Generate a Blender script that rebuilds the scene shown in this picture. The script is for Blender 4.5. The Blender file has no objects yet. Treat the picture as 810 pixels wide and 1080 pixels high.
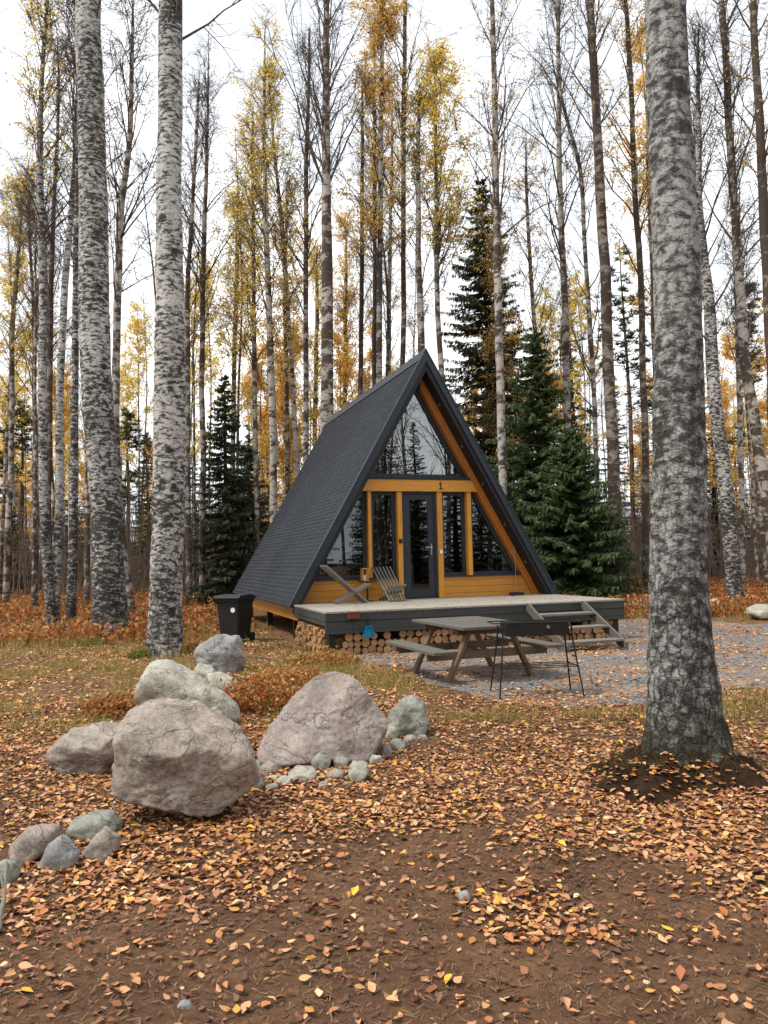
import bpy, bmesh, math, random
import numpy as np
from mathutils import Vector, Matrix, noise as mn
random.seed(7); RNG = np.random.default_rng(11)
S = bpy.context.scene; COL = S.collection
R = math.radians
# ------------------------------------------------------------------ camera
F, PITCH, ROLL, EYE = 811.9, R(3.541), R(1.281), 1.6
FWD = Vector((0, math.cos(PITCH), math.sin(PITCH))); UP0 = Vector((0, -math.sin(PITCH), math.cos(PITCH))); RT0 = Vector((1, 0, 0))
cr, sr = math.cos(ROLL), math.sin(ROLL)
RT = RT0*cr - UP0*sr; UP = RT0*sr + UP0*cr
cam = bpy.data.cameras.new('camera'); camo = bpy.data.objects.new('camera', cam); COL.objects.link(camo)
camo.matrix_world = Matrix(((RT.x, UP.x, -FWD.x, 0), (RT.y, UP.y, -FWD.y, 0), (RT.z, UP.z, -FWD.z, EYE), (0, 0, 0, 1)))
cam.sensor_fit = 'VERTICAL'; cam.angle = 2*math.atan(540/F); cam.clip_end = 3000; cam.clip_start = .05
S.camera = camo
def ray(u, v):
    return FWD + RT*((u-405)/F) + UP*((540-v)/F)
def at(u, v, z=0.0):
    d = ray(u, v); t = (z-EYE)/d.z; return Vector((d.x*t, d.y*t, z))
def at_y(u, v, y):
    d = ray(u, v); t = y/d.y; return Vector((d.x*t, y, EYE+d.z*t))
YAW = R(18.741); CX, CY = .962, 16.2
def cab(s, n, z=0):
    return Vector((CX+s*math.cos(YAW)-n*math.sin(YAW), CY+s*math.sin(YAW)+n*math.cos(YAW), z))
# ------------------------------------------------------------------ numpy noise
def _h(ix, iy, seed):
    n = (ix.astype(np.int64)*374761393 + iy.astype(np.int64)*668265263 + seed*974634777) & 0xffffffff
    n = ((n ^ (n >> 13))*1274126177) & 0xffffffff
    return ((n ^ (n >> 16)) & 0xffff)/65535.0
def vn(x, y, seed=0):
    x = np.asarray(x, float); y = np.asarray(y, float)
    ix = np.floor(x); iy = np.floor(y); fx = x-ix; fy = y-iy
    fx = fx*fx*(3-2*fx); fy = fy*fy*(3-2*fy)
    a = _h(ix, iy, seed); b = _h(ix+1, iy, seed); c = _h(ix, iy+1, seed); d = _h(ix+1, iy+1, seed)
    return (a*(1-fx)+b*fx)*(1-fy)+(c*(1-fx)+d*fx)*fy
def fbm(x, y, seed=0, o=4):
    s = 0; a = 1; t = 0
    for i in range(o):
        s = s+a*vn(x*2**i, y*2**i, seed+i); t += a; a *= .5
    return s/t
def gh(x, y):
    x = np.asarray(x, float); y = np.asarray(y, float)
    far = np.clip((np.hypot(x, y)-24)/30, 0, 1)
    return (fbm(x*.45, y*.45, 3)-.5)*.12 + (fbm(x*2.2, y*2.2, 9)-.5)*.05 + (fbm(x*9, y*9, 5, 2)-.5)*.014 + far*(fbm(x*.06, y*.06, 21)-.5)*1.2
def ghs(x, y): return float(gh(x, y))
# ------------------------------------------------------------------ tagging, building
def tag(o, label=None, cat=None, group=None, kind=None):
    if label: o['label'] = label
    if cat: o['category'] = cat
    if group: o['group'] = group
    if kind: o['kind'] = kind
    return o
def thing(name, label, cat, loc=(0, 0, 0), rz=0, group=None):
    o = bpy.data.objects.new(name, None); COL.objects.link(o); o.empty_display_size = .2
    o.location = loc; o.rotation_euler = (0, 0, rz)
    return tag(o, label, cat, group)
def link(name, me, mats, parent=None, smooth=False):
    o = bpy.data.objects.new(name, me); COL.objects.link(o)
    for m in (mats if isinstance(mats, (list, tuple)) else [mats]): me.materials.append(m)
    if smooth: me.polygons.foreach_set('use_smooth', np.ones(len(me.polygons), bool))
    o.parent = parent
    return o
def npmesh(name, V, Fs, midx=None, col=None):
    """V (n,3); Fs list of (m,k) index arrays; midx list of ints or arrays; col (n,3)"""
    me = bpy.data.meshes.new(name); V = np.asarray(V, np.float32)
    me.vertices.add(len(V)); me.vertices.foreach_set('co', V.ravel())
    Fs = [np.asarray(f, np.int32) for f in Fs]
    keep = [i for i, f in enumerate(Fs) if len(f)]
    tot = np.concatenate([np.full(len(Fs[i]), Fs[i].shape[1], np.int32) for i in keep])
    idx = np.concatenate([Fs[i].ravel() for i in keep]); st = np.concatenate([[0], np.cumsum(tot)[:-1]]).astype(np.int32)
    me.loops.add(len(idx)); me.loops.foreach_set('vertex_index', idx)
    me.polygons.add(len(tot)); me.polygons.foreach_set('loop_start', st); me.polygons.foreach_set('loop_total', tot)
    if midx is not None:
        me.polygons.foreach_set('material_index', np.concatenate([np.full(len(Fs[i]), midx[i], np.int32) if np.isscalar(midx[i]) else midx[i] for i in keep]))
    if col is not None:
        a = me.color_attributes.new('col', 'FLOAT_COLOR', 'POINT')
        a.data.foreach_set('color', np.concatenate([col, np.ones((len(col), 1))], 1).astype(np.float32).ravel())
    me.update(calc_edges=True); me.validate()
    return me
class MB:
    """collects boxes, beams, tubes, prisms into one mesh"""
    def __init__(s): s.bm = bmesh.new()
    def box(s, x0, x1, y0, y1, z0, z1, bev=0.0):
        vs = [s.bm.verts.new(p) for p in ((x0,y0,z0),(x1,y0,z0),(x1,y1,z0),(x0,y1,z0),(x0,y0,z1),(x1,y0,z1),(x1,y1,z1),(x0,y1,z1))]
        fs = [s.bm.faces.new([vs[i] for i in q]) for q in ((0,3,2,1),(4,5,6,7),(0,1,5,4),(1,2,6,5),(2,3,7,6),(3,0,4,7))]
        if bev:
            es = list({e for f in fs for e in f.edges}); bmesh.ops.bevel(s.bm, geom=es, offset=bev, segments=1, affect='EDGES')
        return s
    def beam(s, p, q, w, h, up=(0,0,1), bev=0.0):
        p = Vector(p); q = Vector(q); d = (q-p).normalized(); upv = Vector(up)
        if abs(d.dot(upv)) > .99: upv = Vector((0,1,0))
        r = d.cross(upv).normalized(); u = r.cross(d)
        vs = []
        for c in (p, q):
            for a, b in ((-1,-1),(1,-1),(1,1),(-1,1)): vs.append(s.bm.verts.new(c+r*(a*w/2)+u*(b*h/2)))
        fs = [s.bm.faces.new([vs[i] for i in f]) for f in ((3,2,1,0),(4,5,6,7),(0,1,5,4),(1,2,6,5),(2,3,7,6),(3,0,4,7))]
        if bev:
            es = list({e for f in fs for e in f.edges}); bmesh.ops.bevel(s.bm, geom=es, offset=bev, segments=1, affect='EDGES')
        return s
    def tube(s, pts, rads, sides=8, cap=True):
        pts = [Vector(p) for p in pts]
        if not isinstance(rads, (list, tuple)): rads = [rads]*len(pts)
        rings = []
        for i, p in enumerate(pts):
            d = (pts[min(i+1, len(pts)-1)]-pts[max(i-1, 0)]).normalized()
            a = Vector((0,0,1)) if abs(d.z) < .9 else Vector((1,0,0))
            x = d.cross(a).normalized(); y = d.cross(x)
            rings.append([s.bm.verts.new(p+(x*math.cos(t)+y*math.sin(t))*rads[i]) for t in [2*math.pi*k/sides for k in range(sides)]])
        for a, b in zip(rings, rings[1:]):
            for k in range(sides): s.bm.faces.new((a[k], a[(k+1)%sides], b[(k+1)%sides], b[k]))
        if cap: s.bm.faces.new(rings[0][::-1]); s.bm.faces.new(rings[-1])
        return s
    def prism(s, poly, axis, a, b):
        """poly 2D list; axis 'y': poly=(x,z); axis 'x': poly=(y,z); axis 'z': poly=(x,y)"""
        f = {'y': lambda p, t: (p[0], t, p[1]), 'x': lambda p, t: (t, p[0], p[1]), 'z': lambda p, t: (p[0], p[1], t)}[axis]
        A = [s.bm.verts.new(f(p, a)) for p in poly]; B = [s.bm.verts.new(f(p, b)) for p in poly]
        s.bm.faces.new(A); s.bm.faces.new(B[::-1]); n = len(poly)
        for i in range(n): s.bm.faces.new((A[i], B[i], B[(i+1)%n], A[(i+1)%n]))
        return s
    def build(s, name, mat, parent=None, smooth=False):
        bmesh.ops.recalc_face_normals(s.bm, faces=s.bm.faces[:])
        me = bpy.data.meshes.new(name); s.bm.to_mesh(me); s.bm.free()
        return link(name, me, mat, parent, smooth)
def dup(root, loc, rz=None, label=None):
    r = root.copy(); COL.objects.link(r); r.location = loc
    if rz is not None: r.rotation_euler = (0, 0, rz)
    if label: r['label'] = label
    for ch in list(root.children):
        c = ch.copy(); COL.objects.link(c); c.parent = r
        for g in ch.children:
            d = g.copy(); COL.objects.link(d); d.parent = c
    return r
# ------------------------------------------------------------------ materials
class NT:
    def __init__(s, name, rough=.8, spec=.3):
        s.m = bpy.data.materials.new(name); s.m.use_nodes = True; s.t = s.m.node_tree; s.n = s.t.nodes; s.l = s.t.links
        s.b = s.n['Principled BSDF']; s.b.inputs['Roughness'].default_value = rough; s.b.inputs['Specular IOR Level'].default_value = spec
        s.tc = s.n.new('ShaderNodeTexCoord')
    def inp(s, sock, v):
        if v is None: return
        if isinstance(v, bpy.types.NodeSocket): s.l.new(v, sock)
        else:
            try: sock.default_value = v
            except Exception: sock.default_value = (*v, 1)
    def map(s, scale=(1,1,1), rot=(0,0,0), src='Object', loc=(0,0,0)):
        m = s.n.new('ShaderNodeMapping'); s.inp(m.inputs[0], src if isinstance(src, bpy.types.NodeSocket) else s.tc.outputs[src])
        m.inputs['Scale'].default_value = scale; m.inputs['Rotation'].default_value = rot; m.inputs['Location'].default_value = loc
        return m.outputs[0]
    def noise(s, scale, vec=None, det=6, rough=.6, dist=0, out='Fac'):
        n = s.n.new('ShaderNodeTexNoise'); n.inputs['Scale'].default_value = scale; n.inputs['Detail'].default_value = det
        n.inputs['Roughness'].default_value = rough; n.inputs['Distortion'].default_value = dist
        s.l.new(vec or s.tc.outputs['Object'], n.inputs['Vector']); return n.outputs[out]
    def vor(s, scale, vec=None, out='Color', feat='F1', rand=1):
        n = s.n.new('ShaderNodeTexVoronoi'); n.feature = feat; n.inputs['Scale'].default_value = scale; n.inputs['Randomness'].default_value = rand
        s.l.new(vec or s.tc.outputs['Object'], n.inputs['Vector']); return n.outputs[out]
    def ramp(s, fac, stops, interp='LINEAR'):
        n = s.n.new('ShaderNodeValToRGB'); s.l.new(fac, n.inputs[0]); e = n.color_ramp.elements; n.color_ramp.interpolation = interp
        while len(e) < len(stops): e.new(.5)
        for i, (p, c) in enumerate(stops):
            e[i].position = p; e[i].color = (c, c, c, 1) if isinstance(c, (int, float)) else (*c, 1)
        return n.outputs[0]
    def mix(s, fac, a, b, mode='MIX'):
        n = s.n.new('ShaderNodeMix'); n.data_type = 'RGBA'; n.blend_type = mode
        s.inp(n.inputs[0], fac); s.inp(n.inputs[6], a); s.inp(n.inputs[7], b); return n.outputs[2]
    def math(s, op, a, b=None, clamp=False):
        n = s.n.new('ShaderNodeMath'); n.operation = op; n.use_clamp = clamp; s.inp(n.inputs[0], a)
        if b is not None: s.inp(n.inputs[1], b)
        return n.outputs[0]
    def sep(s, vec):
        n = s.n.new('ShaderNodeSeparateXYZ'); s.l.new(vec, n.inputs[0]); return n.outputs
    def attr(s, name='col'):
        n = s.n.new('ShaderNodeAttribute'); n.attribute_name = name; return n.outputs['Color']
    def rnd(s):
        return s.n.new('ShaderNodeObjectInfo').outputs['Random']
    def col(s, c): s.inp(s.b.inputs['Base Color'], c); return s
    def bump(s, h, strength=.5, dist=.02):
        n = s.n.new('ShaderNodeBump'); n.inputs['Strength'].default_value = strength; n.inputs['Distance'].default_value = dist
        s.l.new(h, n.inputs['Height']); s.l.new(n.outputs[0], s.b.inputs['Normal']); return s
def simple(name, c, rough=.6, metal=0, var=.25, sc=8, bump=.15, spec=.4):
    t = NT(name, rough, spec); t.b.inputs['Metallic'].default_value = metal
    n = t.noise(sc); t.col(t.mix(n, tuple(x*(1-var) for x in c), tuple(min(1, x*(1+var)) for x in c)))
    if bump: t.bump(t.noise(sc*5), bump, .005)
    return t.m
def wood(name, a, b, scale=(1,1,1), rough=.6, plank=None, bump=.3, spec=.35, knots=True):
    """grain runs along the axis with the small scale"""
    t = NT(name, rough, spec); v = t.map(scale)
    g = t.noise(6, v, 8, .65, .6); c = t.ramp(g, [(.3, a), (.7, b)])
    c = t.mix(t.math('MULTIPLY', t.noise(1.3), .35), c, tuple(x*.45 for x in a))
    rr = t.rnd(); c = t.mix(t.math('MULTIPLY', rr, .25), c, tuple(x*.6 for x in a))
    if plank:  # (axis index, width): dark joints and board to board tone
        ax, w = plank; p = t.sep(t.tc.outputs['Object'])[ax]; q = t.math('DIVIDE', p, w)
        f = t.math('FRACT', q); j = t.math('LESS_THAN', f, .07)
        wn = t.n.new('ShaderNodeTexWhiteNoise'); wn.noise_dimensions = '1D'; t.l.new(t.math('FLOOR', q), wn.inputs['W'])
        c = t.mix(t.math('MULTIPLY', wn.outputs['Value'], .45), c, a)
        c = t.mix(t.math('MULTIPLY', j, .75), c, tuple(x*.2 for x in a))
    if knots:
        k = t.ramp(t.vor(1.6, t.map(tuple(max(.35, x*.35) for x in scale)), 'Distance'), [(.03, 1.0), (.075, 0.0)]); c = t.mix(t.math('MULTIPLY', k, .7), c, tuple(x*.35 for x in a))
    t.col(c); t.bump(g, bump, .004); return t.m
def bark(name, white, dark, amount=.5, grey=(.2,.2,.18), zs=2.4, sc=3.2, moss=.0, low=1.0, bump=.6, rowz=6, soft=.03, dist=.7, cracks=0):
    t = NT(name, .85, .2)
    v = t.map((1, 1, zs)); z = t.sep(t.tc.outputs['Object'])[2]
    w = t.mix(t.noise(2.5), tuple(x*.78 for x in white), white)
    fine = t.noise(sc*4, v, 8, .75)
    big = t.noise(sc, v, 8, .72, dist)
    th = t.math('ADD', t.math('ADD', big, t.math('MULTIPLY', t.math('SUBTRACT', t.rnd(), .5), .07)), t.math('MULTIPLY', t.math('SUBTRACT', t.noise(.55, None, 4), .5), .42))
    m = t.ramp(th, [(max(0, amount-soft), 1.0), (amount+soft*1.3, 0.0)])
    m2 = t.ramp(fine, [(.36, 1.0), (.52, 0.0)])
    c = t.mix(t.math('MULTIPLY', m2, .55), w, grey)
    c = t.mix(m, c, dark)
    # thin horizontal lenticels
    ln = t.ramp(t.noise(7, t.map((1, 1, rowz)), 5, .7), [(.36, 1.0), (.41, 0.0)])
    c = t.mix(t.math('MULTIPLY', ln, .75), c, dark)
    # coarse dark fissured bark towards the foot
    if low:
        lz = t.ramp(t.math('ADD', t.math('MULTIPLY', z, 1/6), t.math('MULTIPLY', t.noise(1.7), .35)), [(.15, .85*low), (.62, 0.0)])
        fz = t.ramp(t.noise(9, t.map((1, 1, .35)), 6, .7, .8), [(.42, 1.0), (.62, .0)])
        c = t.mix(t.math('MULTIPLY', lz, fz), c, dark)
    if moss:
        mz = t.ramp(t.math('ADD', z, t.math('MULTIPLY', t.noise(4), .7)), [(.45, 1.0), (1.35, 0.0)])
        c = t.mix(t.math('MULTIPLY', mz, t.ramp(t.noise(14), [(.35, 0.0), (.55, moss)])), c, (.085,.095,.022))
        dz = t.ramp(t.math('ADD', z, t.math('MULTIPLY', t.noise(6), .45)), [(.42, 1.0), (.80, 0.0)])
        c = t.mix(t.math('MULTIPLY', dz, t.ramp(t.noise(9), [(.35, .95), (.65, .45)])), c, (.040,.028,.016))
    sr_ = t.ramp(t.math('ADD', t.vor(1.5, t.map((1, 1, 1.8)), 'Distance'), t.math('MULTIPLY', t.math('SUBTRACT', t.noise(16), .5), .16)), [(.13, 1.0), (.19, 0.0)]); c = t.mix(t.math('MULTIPLY', sr_, .85), c, tuple(x*.7 for x in dark))
    ck = None
    if cracks:
        cv = t.map((1, 1, .45)); dv = t.n.new('ShaderNodeVectorMath'); dv.operation = 'ADD'; t.l.new(cv, dv.inputs[0])
        sc_ = t.n.new('ShaderNodeVectorMath'); sc_.operation = 'SCALE'; sc_.inputs['Scale'].default_value = .10; t.l.new(t.noise(7, None, 5, .7, 0, 'Color'), sc_.inputs[0]); t.l.new(sc_.outputs[0], dv.inputs[1])
        ck = t.ramp(t.vor(cracks, dv.outputs[0], 'Distance', 'DISTANCE_TO_EDGE'), [(0, 1.0), (.11, 0.0)])
        cz = t.ramp(t.math('ADD', t.math('MULTIPLY', z, 1/5), t.math('MULTIPLY', t.noise(1.2), .6)), [(.35, 1.0), (1.0, .15)])
        ck = t.math('MULTIPLY', ck, cz); c = t.mix(t.math('MULTIPLY', ck, .85), c, tuple(x*.45 for x in dark))
    t.col(c)
    h = t.math('SUBTRACT', fine, t.math('MULTIPLY', m, .7))
    if ck is not None: h = t.math('SUBTRACT', h, t.math('MULTIPLY', ck, 1.3))
    t.bump(h, bump, .025 if cracks else .02)
    return t.m
M = {}
M['birch_big'] = bark('lichened_birch_bark', (.56,.57,.54), (.07,.065,.055), .45, (.22,.22,.205), 1.5, 11, moss=.8, low=.75, bump=1, soft=.055, dist=.25, cracks=14)
M['birch'] = bark('white_birch_bark', (.66,.64,.60), (.050,.044,.037), .50, (.17,.155,.14), 2.3, 7.5, low=.85, rowz=9, soft=.04, dist=.4, cracks=13)
M['birch_far'] = bark('grey_birch_bark', (.50,.46,.41), (.075,.056,.042), .51, (.15,.135,.12), 1.6, 2.2, low=.5, bump=.3)
M['birch_dark'] = bark('dark_birch_bark', (.32,.27,.22), (.065,.048,.036), .55, (.09,.08,.07), 1.4, 2.2, low=.6, bump=.3)
M['pine_bark'] = bark('pine_bark', (.22,.13,.08), (.05,.035,.028), .52, (.12,.08,.055), .6, 3, low=.7, bump=.5)
M['twig'] = simple('birch_twig', (.09,.066,.052), .8, bump=0)
def leafmat(name, c0, c1, trans=.5, attr=False, rough=.6):
    t = NT(name, rough, .25)
    n = t.n.new('ShaderNodeNewGeometry'); rp = n.outputs['Random Per Island']
    c = t.attr() if attr else t.ramp(rp, [(0, c0), (1, c1)])
    t.col(c)
    if trans:
        tr = t.n.new('ShaderNodeBsdfTranslucent'); t.l.new(c, tr.inputs[0]); mx = t.n.new('ShaderNodeMixShader'); mx.inputs[0].default_value = trans
        t.l.new(t.b.outputs[0], mx.inputs[1]); t.l.new(tr.outputs[0], mx.inputs[2]); t.l.new(mx.outputs[0], t.n['Material Output'].inputs[0])
    return t.m
M['leaf_orange'] = leafmat('orange_birch_leaves', (.80,.46,.10), (.90,.66,.20), .65)
M['leaf_yellow'] = leafmat('yellow_birch_leaves', (.74,.54,.09), (.90,.70,.16), .65)
M['leaf_olive'] = leafmat('olive_birch_leaves', (.22,.19,.04), (.40,.28,.05))
M['needle_dark'] = leafmat('dark_spruce_needles', (.028,.040,.018), (.062,.078,.034), .15)
M['needle_olive'] = leafmat('olive_spruce_needles', (.042,.050,.020), (.115,.105,.038), .2)
M['needle_green'] = leafmat('green_spruce_needles', (.032,.062,.020), (.085,.125,.040), .2)
M['needle_pine'] = leafmat('pine_needles', (.030,.048,.020), (.065,.080,.034), .15)
M['litter'] = leafmat('fallen_birch_leaf', None, None, 0, attr=True, rough=.5)
M['grass'] = leafmat('autumn_grass', None, None, .3, attr=True)
M['pine_wood'] = wood('varnished_pine', (.50,.20,.024), (.80,.37,.05), (.5,9,9), .42, plank=(2, .14), spec=.45)
M['pine_post'] = wood('varnished_pine_post', (.54,.22,.028), (.82,.39,.055), (9,9,.5), .42, spec=.45)
M['pine_beam'] = wood('varnished_pine_beam', (.54,.22,.028), (.82,.39,.055), (.5,9,9), .42, spec=.45)
M['rafter_wood'] = wood('stained_rafter_wood', (.44,.14,.022), (.58,.21,.035), (3,9,1.5), .45, spec=.45)
M['pine_side'] = wood('varnished_pine_boarding', (.54,.22,.028), (.70,.33,.05), (9,.5,9), .42, plank=(2, .14), spec=.45)
M['dark_frame'] = simple('anthracite_frame_paint', (.022,.030,.040), .38, bump=.05, sc=4)
M['black'] = simple('black_paint', (.012,.013,.015), .45, bump=.05)
M['soffit'] = wood('black_soffit_boards', (.011,.011,.012), (.022,.022,.024), (9,.4,9), .55, plank=None, knots=False)
M['deck_dark'] = wood('dark_stained_boards', (.040,.044,.040), (.075,.080,.072), (.5,9,9), .65, plank=(2, .145), knots=False)
M['deck_dark_side'] = wood('dark_stained_side_boards', (.040,.044,.040), (.075,.080,.072), (9,.5,9), .65, plank=(2, .145), knots=False)
M['deck_top'] = wood('weathered_deck_boards', (.30,.27,.22), (.46,.42,.35), (9,.5,9), .7, plank=(0, .12))
M['old_wood'] = wood('weathered_grey_wood', (.14,.125,.10), (.26,.235,.19), (1.2,6,6), .75)
M['table_wood'] = wood('weathered_table_wood', (.085,.080,.066), (.17,.155,.125), (1.2,6,6), .7, knots=False)
M['table_brown'] = wood('brown_table_leg', (.13,.085,.05), (.22,.15,.09), (3,3,3), .7, knots=False)
M['interior'] = wood('plywood_interior', (.16,.10,.05), (.24,.16,.09), (2,2,2), .7, knots=False)
M['log_bark'] = simple('log_bark', (.16,.10,.06), .9, sc=20, var=.6, bump=.6)
M['steel'] = simple('dull_steel', (.45,.45,.45), .35, .9, bump=0)
M['lamp_dark'] = simple('dark_lamp_rim', (.07,.07,.075), .3, .4, bump=0)
M['iron'] = simple('rusty_black_iron', (.016,.014,.013), .6, .3, var=.5, bump=.1)
M['blue_plastic'] = simple('blue_plastic', (.008,.25,.45), .35, bump=0)
M['bin_plastic'] = simple('black_bin_plastic', (.012,.013,.014), .5, bump=.08)
M['red_box'] = simple('dull_red_metal', (.16,.035,.025), .5)
M['white'] = simple('white_plastic', (.75,.75,.72), .4, bump=0)
M['fabric'] = simple('pale_blue_fabric', (.28,.36,.38), .9, sc=12)
# log end: rings
t = NT('cut_log_end', .75, .2); r_ = t.sep(t.tc.outputs['Object'])
d2 = t.math('SQRT', t.math('ADD', t.math('POWER', r_[0], 2.0), t.math('POWER', r_[2], 2.0)))
rg = t.math('SINE', t.math('MULTIPLY', t.math('ADD', d2, t.math('MULTIPLY', t.noise(14), .012)), 700.0))
c = t.mix(t.math('MULTIPLY', t.math('ADD', rg, 1.0), .2), (.58,.36,.19), (.36,.19,.09)); c = t.mix(t.ramp(t.rnd(), [(0, 0.0), (1, .65)]), c, (.36,.17,.085))
t.col(c); M['log_end'] = t.m
t = NT('split_birch_wood', .8, .2); g = t.noise(6, t.map((8, 1, 8)), 6); c = t.ramp(g, [(.3, (.34,.19,.085)), (.7, (.58,.37,.18))]); c = t.mix(t.math('MULTIPLY', t.rnd(), .6), c, (.24,.13,.06)); t.col(c); M['split'] = t.m
# shingles
t = NT('slate_grey_shingles', .62, .35); c = t.mix(t.attr(), (.008,.011,.017), (.019,.026,.040)); t.col(c); t.bump(t.noise(220, None, 3), .35, .002); M['shingle'] = t.m
# rock materials
def rockmat(name, a, b, c_, spot=(.5,.5,.47), lich=.45):
    t = NT(name, .82, .25)
    n = t.noise(2.2, None, 8, .62, .8); c = t.ramp(n, [(.36, a), (.5, b), (.64, c_)]); c = t.mix(t.ramp(t.noise(1.1, None, 4, .6, .5), [(.5, 0.0), (.62, .35)]), c, (.30,.17,.10))
    f = t.noise(38, None, 6, .75); c = t.mix(t.ramp(f, [(.35, .55), (.55, 0.0)]), c, tuple(x*.42 for x in a))
    c = t.mix(t.math('MULTIPLY', t.ramp(t.noise(90, None, 2), [(.55, 0.0), (.68, 1.0)]), .45), c, spot)
    l = t.ramp(t.noise(5.5, None, 7, .7), [(.55, 0.0), (.64, lich)]); c = t.mix(l, c, spot)
    v = t.noise(1.1, t.map((1, 1, 2.2), (.4, .2, 0)), 4, .6, .5); cr_ = t.ramp(v, [(.494, 0.0), (.5, .6), (.506, 0.0)]); c = t.mix(cr_, c, tuple(x*.3 for x in a))
    t.col(c); h = t.math('ADD', t.math('MULTIPLY', n, 1.2), t.math('ADD', t.math('MULTIPLY', f, .55), t.math('MULTIPLY', cr_, -.5))); t.bump(h, .85, .02)
    return t.m
M['rock_grey'] = rockmat('grey_brown_granite', (.20,.165,.135), (.32,.27,.225), (.44,.38,.325), (.54,.50,.44), .3)
M['rock_pink'] = rockmat('pinkish_granite', (.22,.18,.16), (.34,.285,.255), (.43,.375,.34), (.46,.42,.38), .35)
M['rock_pale'] = rockmat('pale_greenish_granite', (.27,.26,.20), (.40,.38,.31), (.52,.50,.43), (.60,.58,.52), .5)
M['rock_green'] = rockmat('lichened_green_grey_stone', (.17,.175,.14), (.29,.29,.24), (.40,.395,.34), (.42,.42,.36), .5)
M['rock_blue'] = rockmat('blue_grey_stone', (.17,.168,.155), (.27,.268,.255), (.37,.368,.35), (.5,.5,.48), .4)
# ground
t = NT('forest_soil', .92, .15); P = t.sep(t.tc.outputs['Object'])
c = t.ramp(t.noise(1.8, None, 8, .7), [(.3, (.066,.031,.016)), (.5, (.138,.067,.034)), (.7, (.235,.122,.063))])
c = t.mix(t.ramp(t.noise(60, None, 4, .8), [(.45, 0.0), (.62, .5)]), c, (.17,.11,.07))
vc = t.vor(26); lc = t.ramp(t.sep(vc)[0], [(0, (.07,.035,.02)), (.3, (.17,.085,.045)), (.6, (.30,.17,.09)), (.85, (.36,.22,.10)), (1, (.20,.07,.03))], 'CONSTANT')
far = t.ramp(t.math('MULTIPLY', P[1], .05), [(.2, .15), (.6, .8)])
lm = t.math('MULTIPLY', t.ramp(t.sep(vc)[1], [(.35, 0.0), (.4, 1.0)]), far)
c = t.mix(lm, c, lc)
# dry grass and rusty undergrowth further off
g = t.math('MULTIPLY', t.ramp(t.noise(.5, None, 5, .6), [(.45, 0.0), (.6, .7)]), t.ramp(t.math('MULTIPLY', P[1], .05), [(.25, 0.0), (.5, 1.0)]))
c = t.mix(g, c, (.15,.12,.035))
rz = t.math('MULTIPLY', t.ramp(t.noise(.9, None, 6, .7), [(.35, .2), (.6, .9)]), t.ramp(t.math('MULTIPLY', P[1], .03), [(.5, 0.0), (.62, 1.0)]))
c = t.mix(rz, c, (.15,.06,.022))
t.col(c); t.bump(t.math('ADD', t.noise(28, None, 8, .8), t.math('MULTIPLY', t.vor(26, None, 'Distance'), .5)), .9, .03); M['soil'] = t.m
t = NT('grey_gravel', .9, .2); vc = t.vor(55); c = t.ramp(t.sep(vc)[0], [(0, (.085,.087,.089)), (.35, (.15,.152,.154)), (.7, (.25,.25,.25)), (1, (.36,.35,.34))], 'CONSTANT')
vl = t.vor(20, t.map((1,1,1), loc=(3,1,0))); l2 = t.ramp(t.sep(vl)[0], [(0, (.22,.10,.05)), (.5, (.36,.21,.11)), (1, (.42,.28,.13))])
lmask = t.math('MULTIPLY', t.ramp(t.sep(vl)[1], [(.45, 0.0), (.5, 1.0)]), t.ramp(t.noise(1.0, None, 5), [(.42, 0.0), (.58, 1.0)]))
c = t.mix(lmask, c, l2); c = t.mix(t.ramp(t.noise(1.3), [(.45, 0.0), (.75, .5)]), c, (.14,.115,.09)); t.col(c); t.bump(t.vor(55, None, 'Distance'), .8, .02); M['gravel'] = t.m
# window glass
def glassmat(name, refl, tint):
    t = NT(name); t.n.remove(t.b); tr = t.n.new('ShaderNodeBsdfTransparent'); tr.inputs[0].default_value = (*tint, 1)
    gl = t.n.new('ShaderNodeBsdfGlossy'); gl.inputs['Roughness'].default_value = .01; gl.inputs[0].default_value = (.92,.97,1,1)
    fr = t.n.new('ShaderNodeFresnel'); fr.inputs[0].default_value = 1.5
    f = t.math('ADD', fr.outputs[0], refl, True); mx = t.n.new('ShaderNodeMixShader'); t.l.new(f, mx.inputs[0]); t.l.new(tr.outputs[0], mx.inputs[1]); t.l.new(gl.outputs[0], mx.inputs[2])
    bp = t.n.new('ShaderNodeBump'); bp.inputs['Strength'].default_value = .03; bp.inputs['Distance'].default_value = .02; t.l.new(t.noise(.9, None, 1), bp.inputs['Height']); t.l.new(bp.outputs[0], gl.inputs['Normal'])
    t.l.new(mx.outputs[0], t.n['Material Output'].inputs[0]); return t.m
M['glass'] = glassmat('window_glass', .07, (.4,.42,.4)); M['glass_gable'] = glassmat('gable_glass', .16, (.5,.52,.5))
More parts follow.
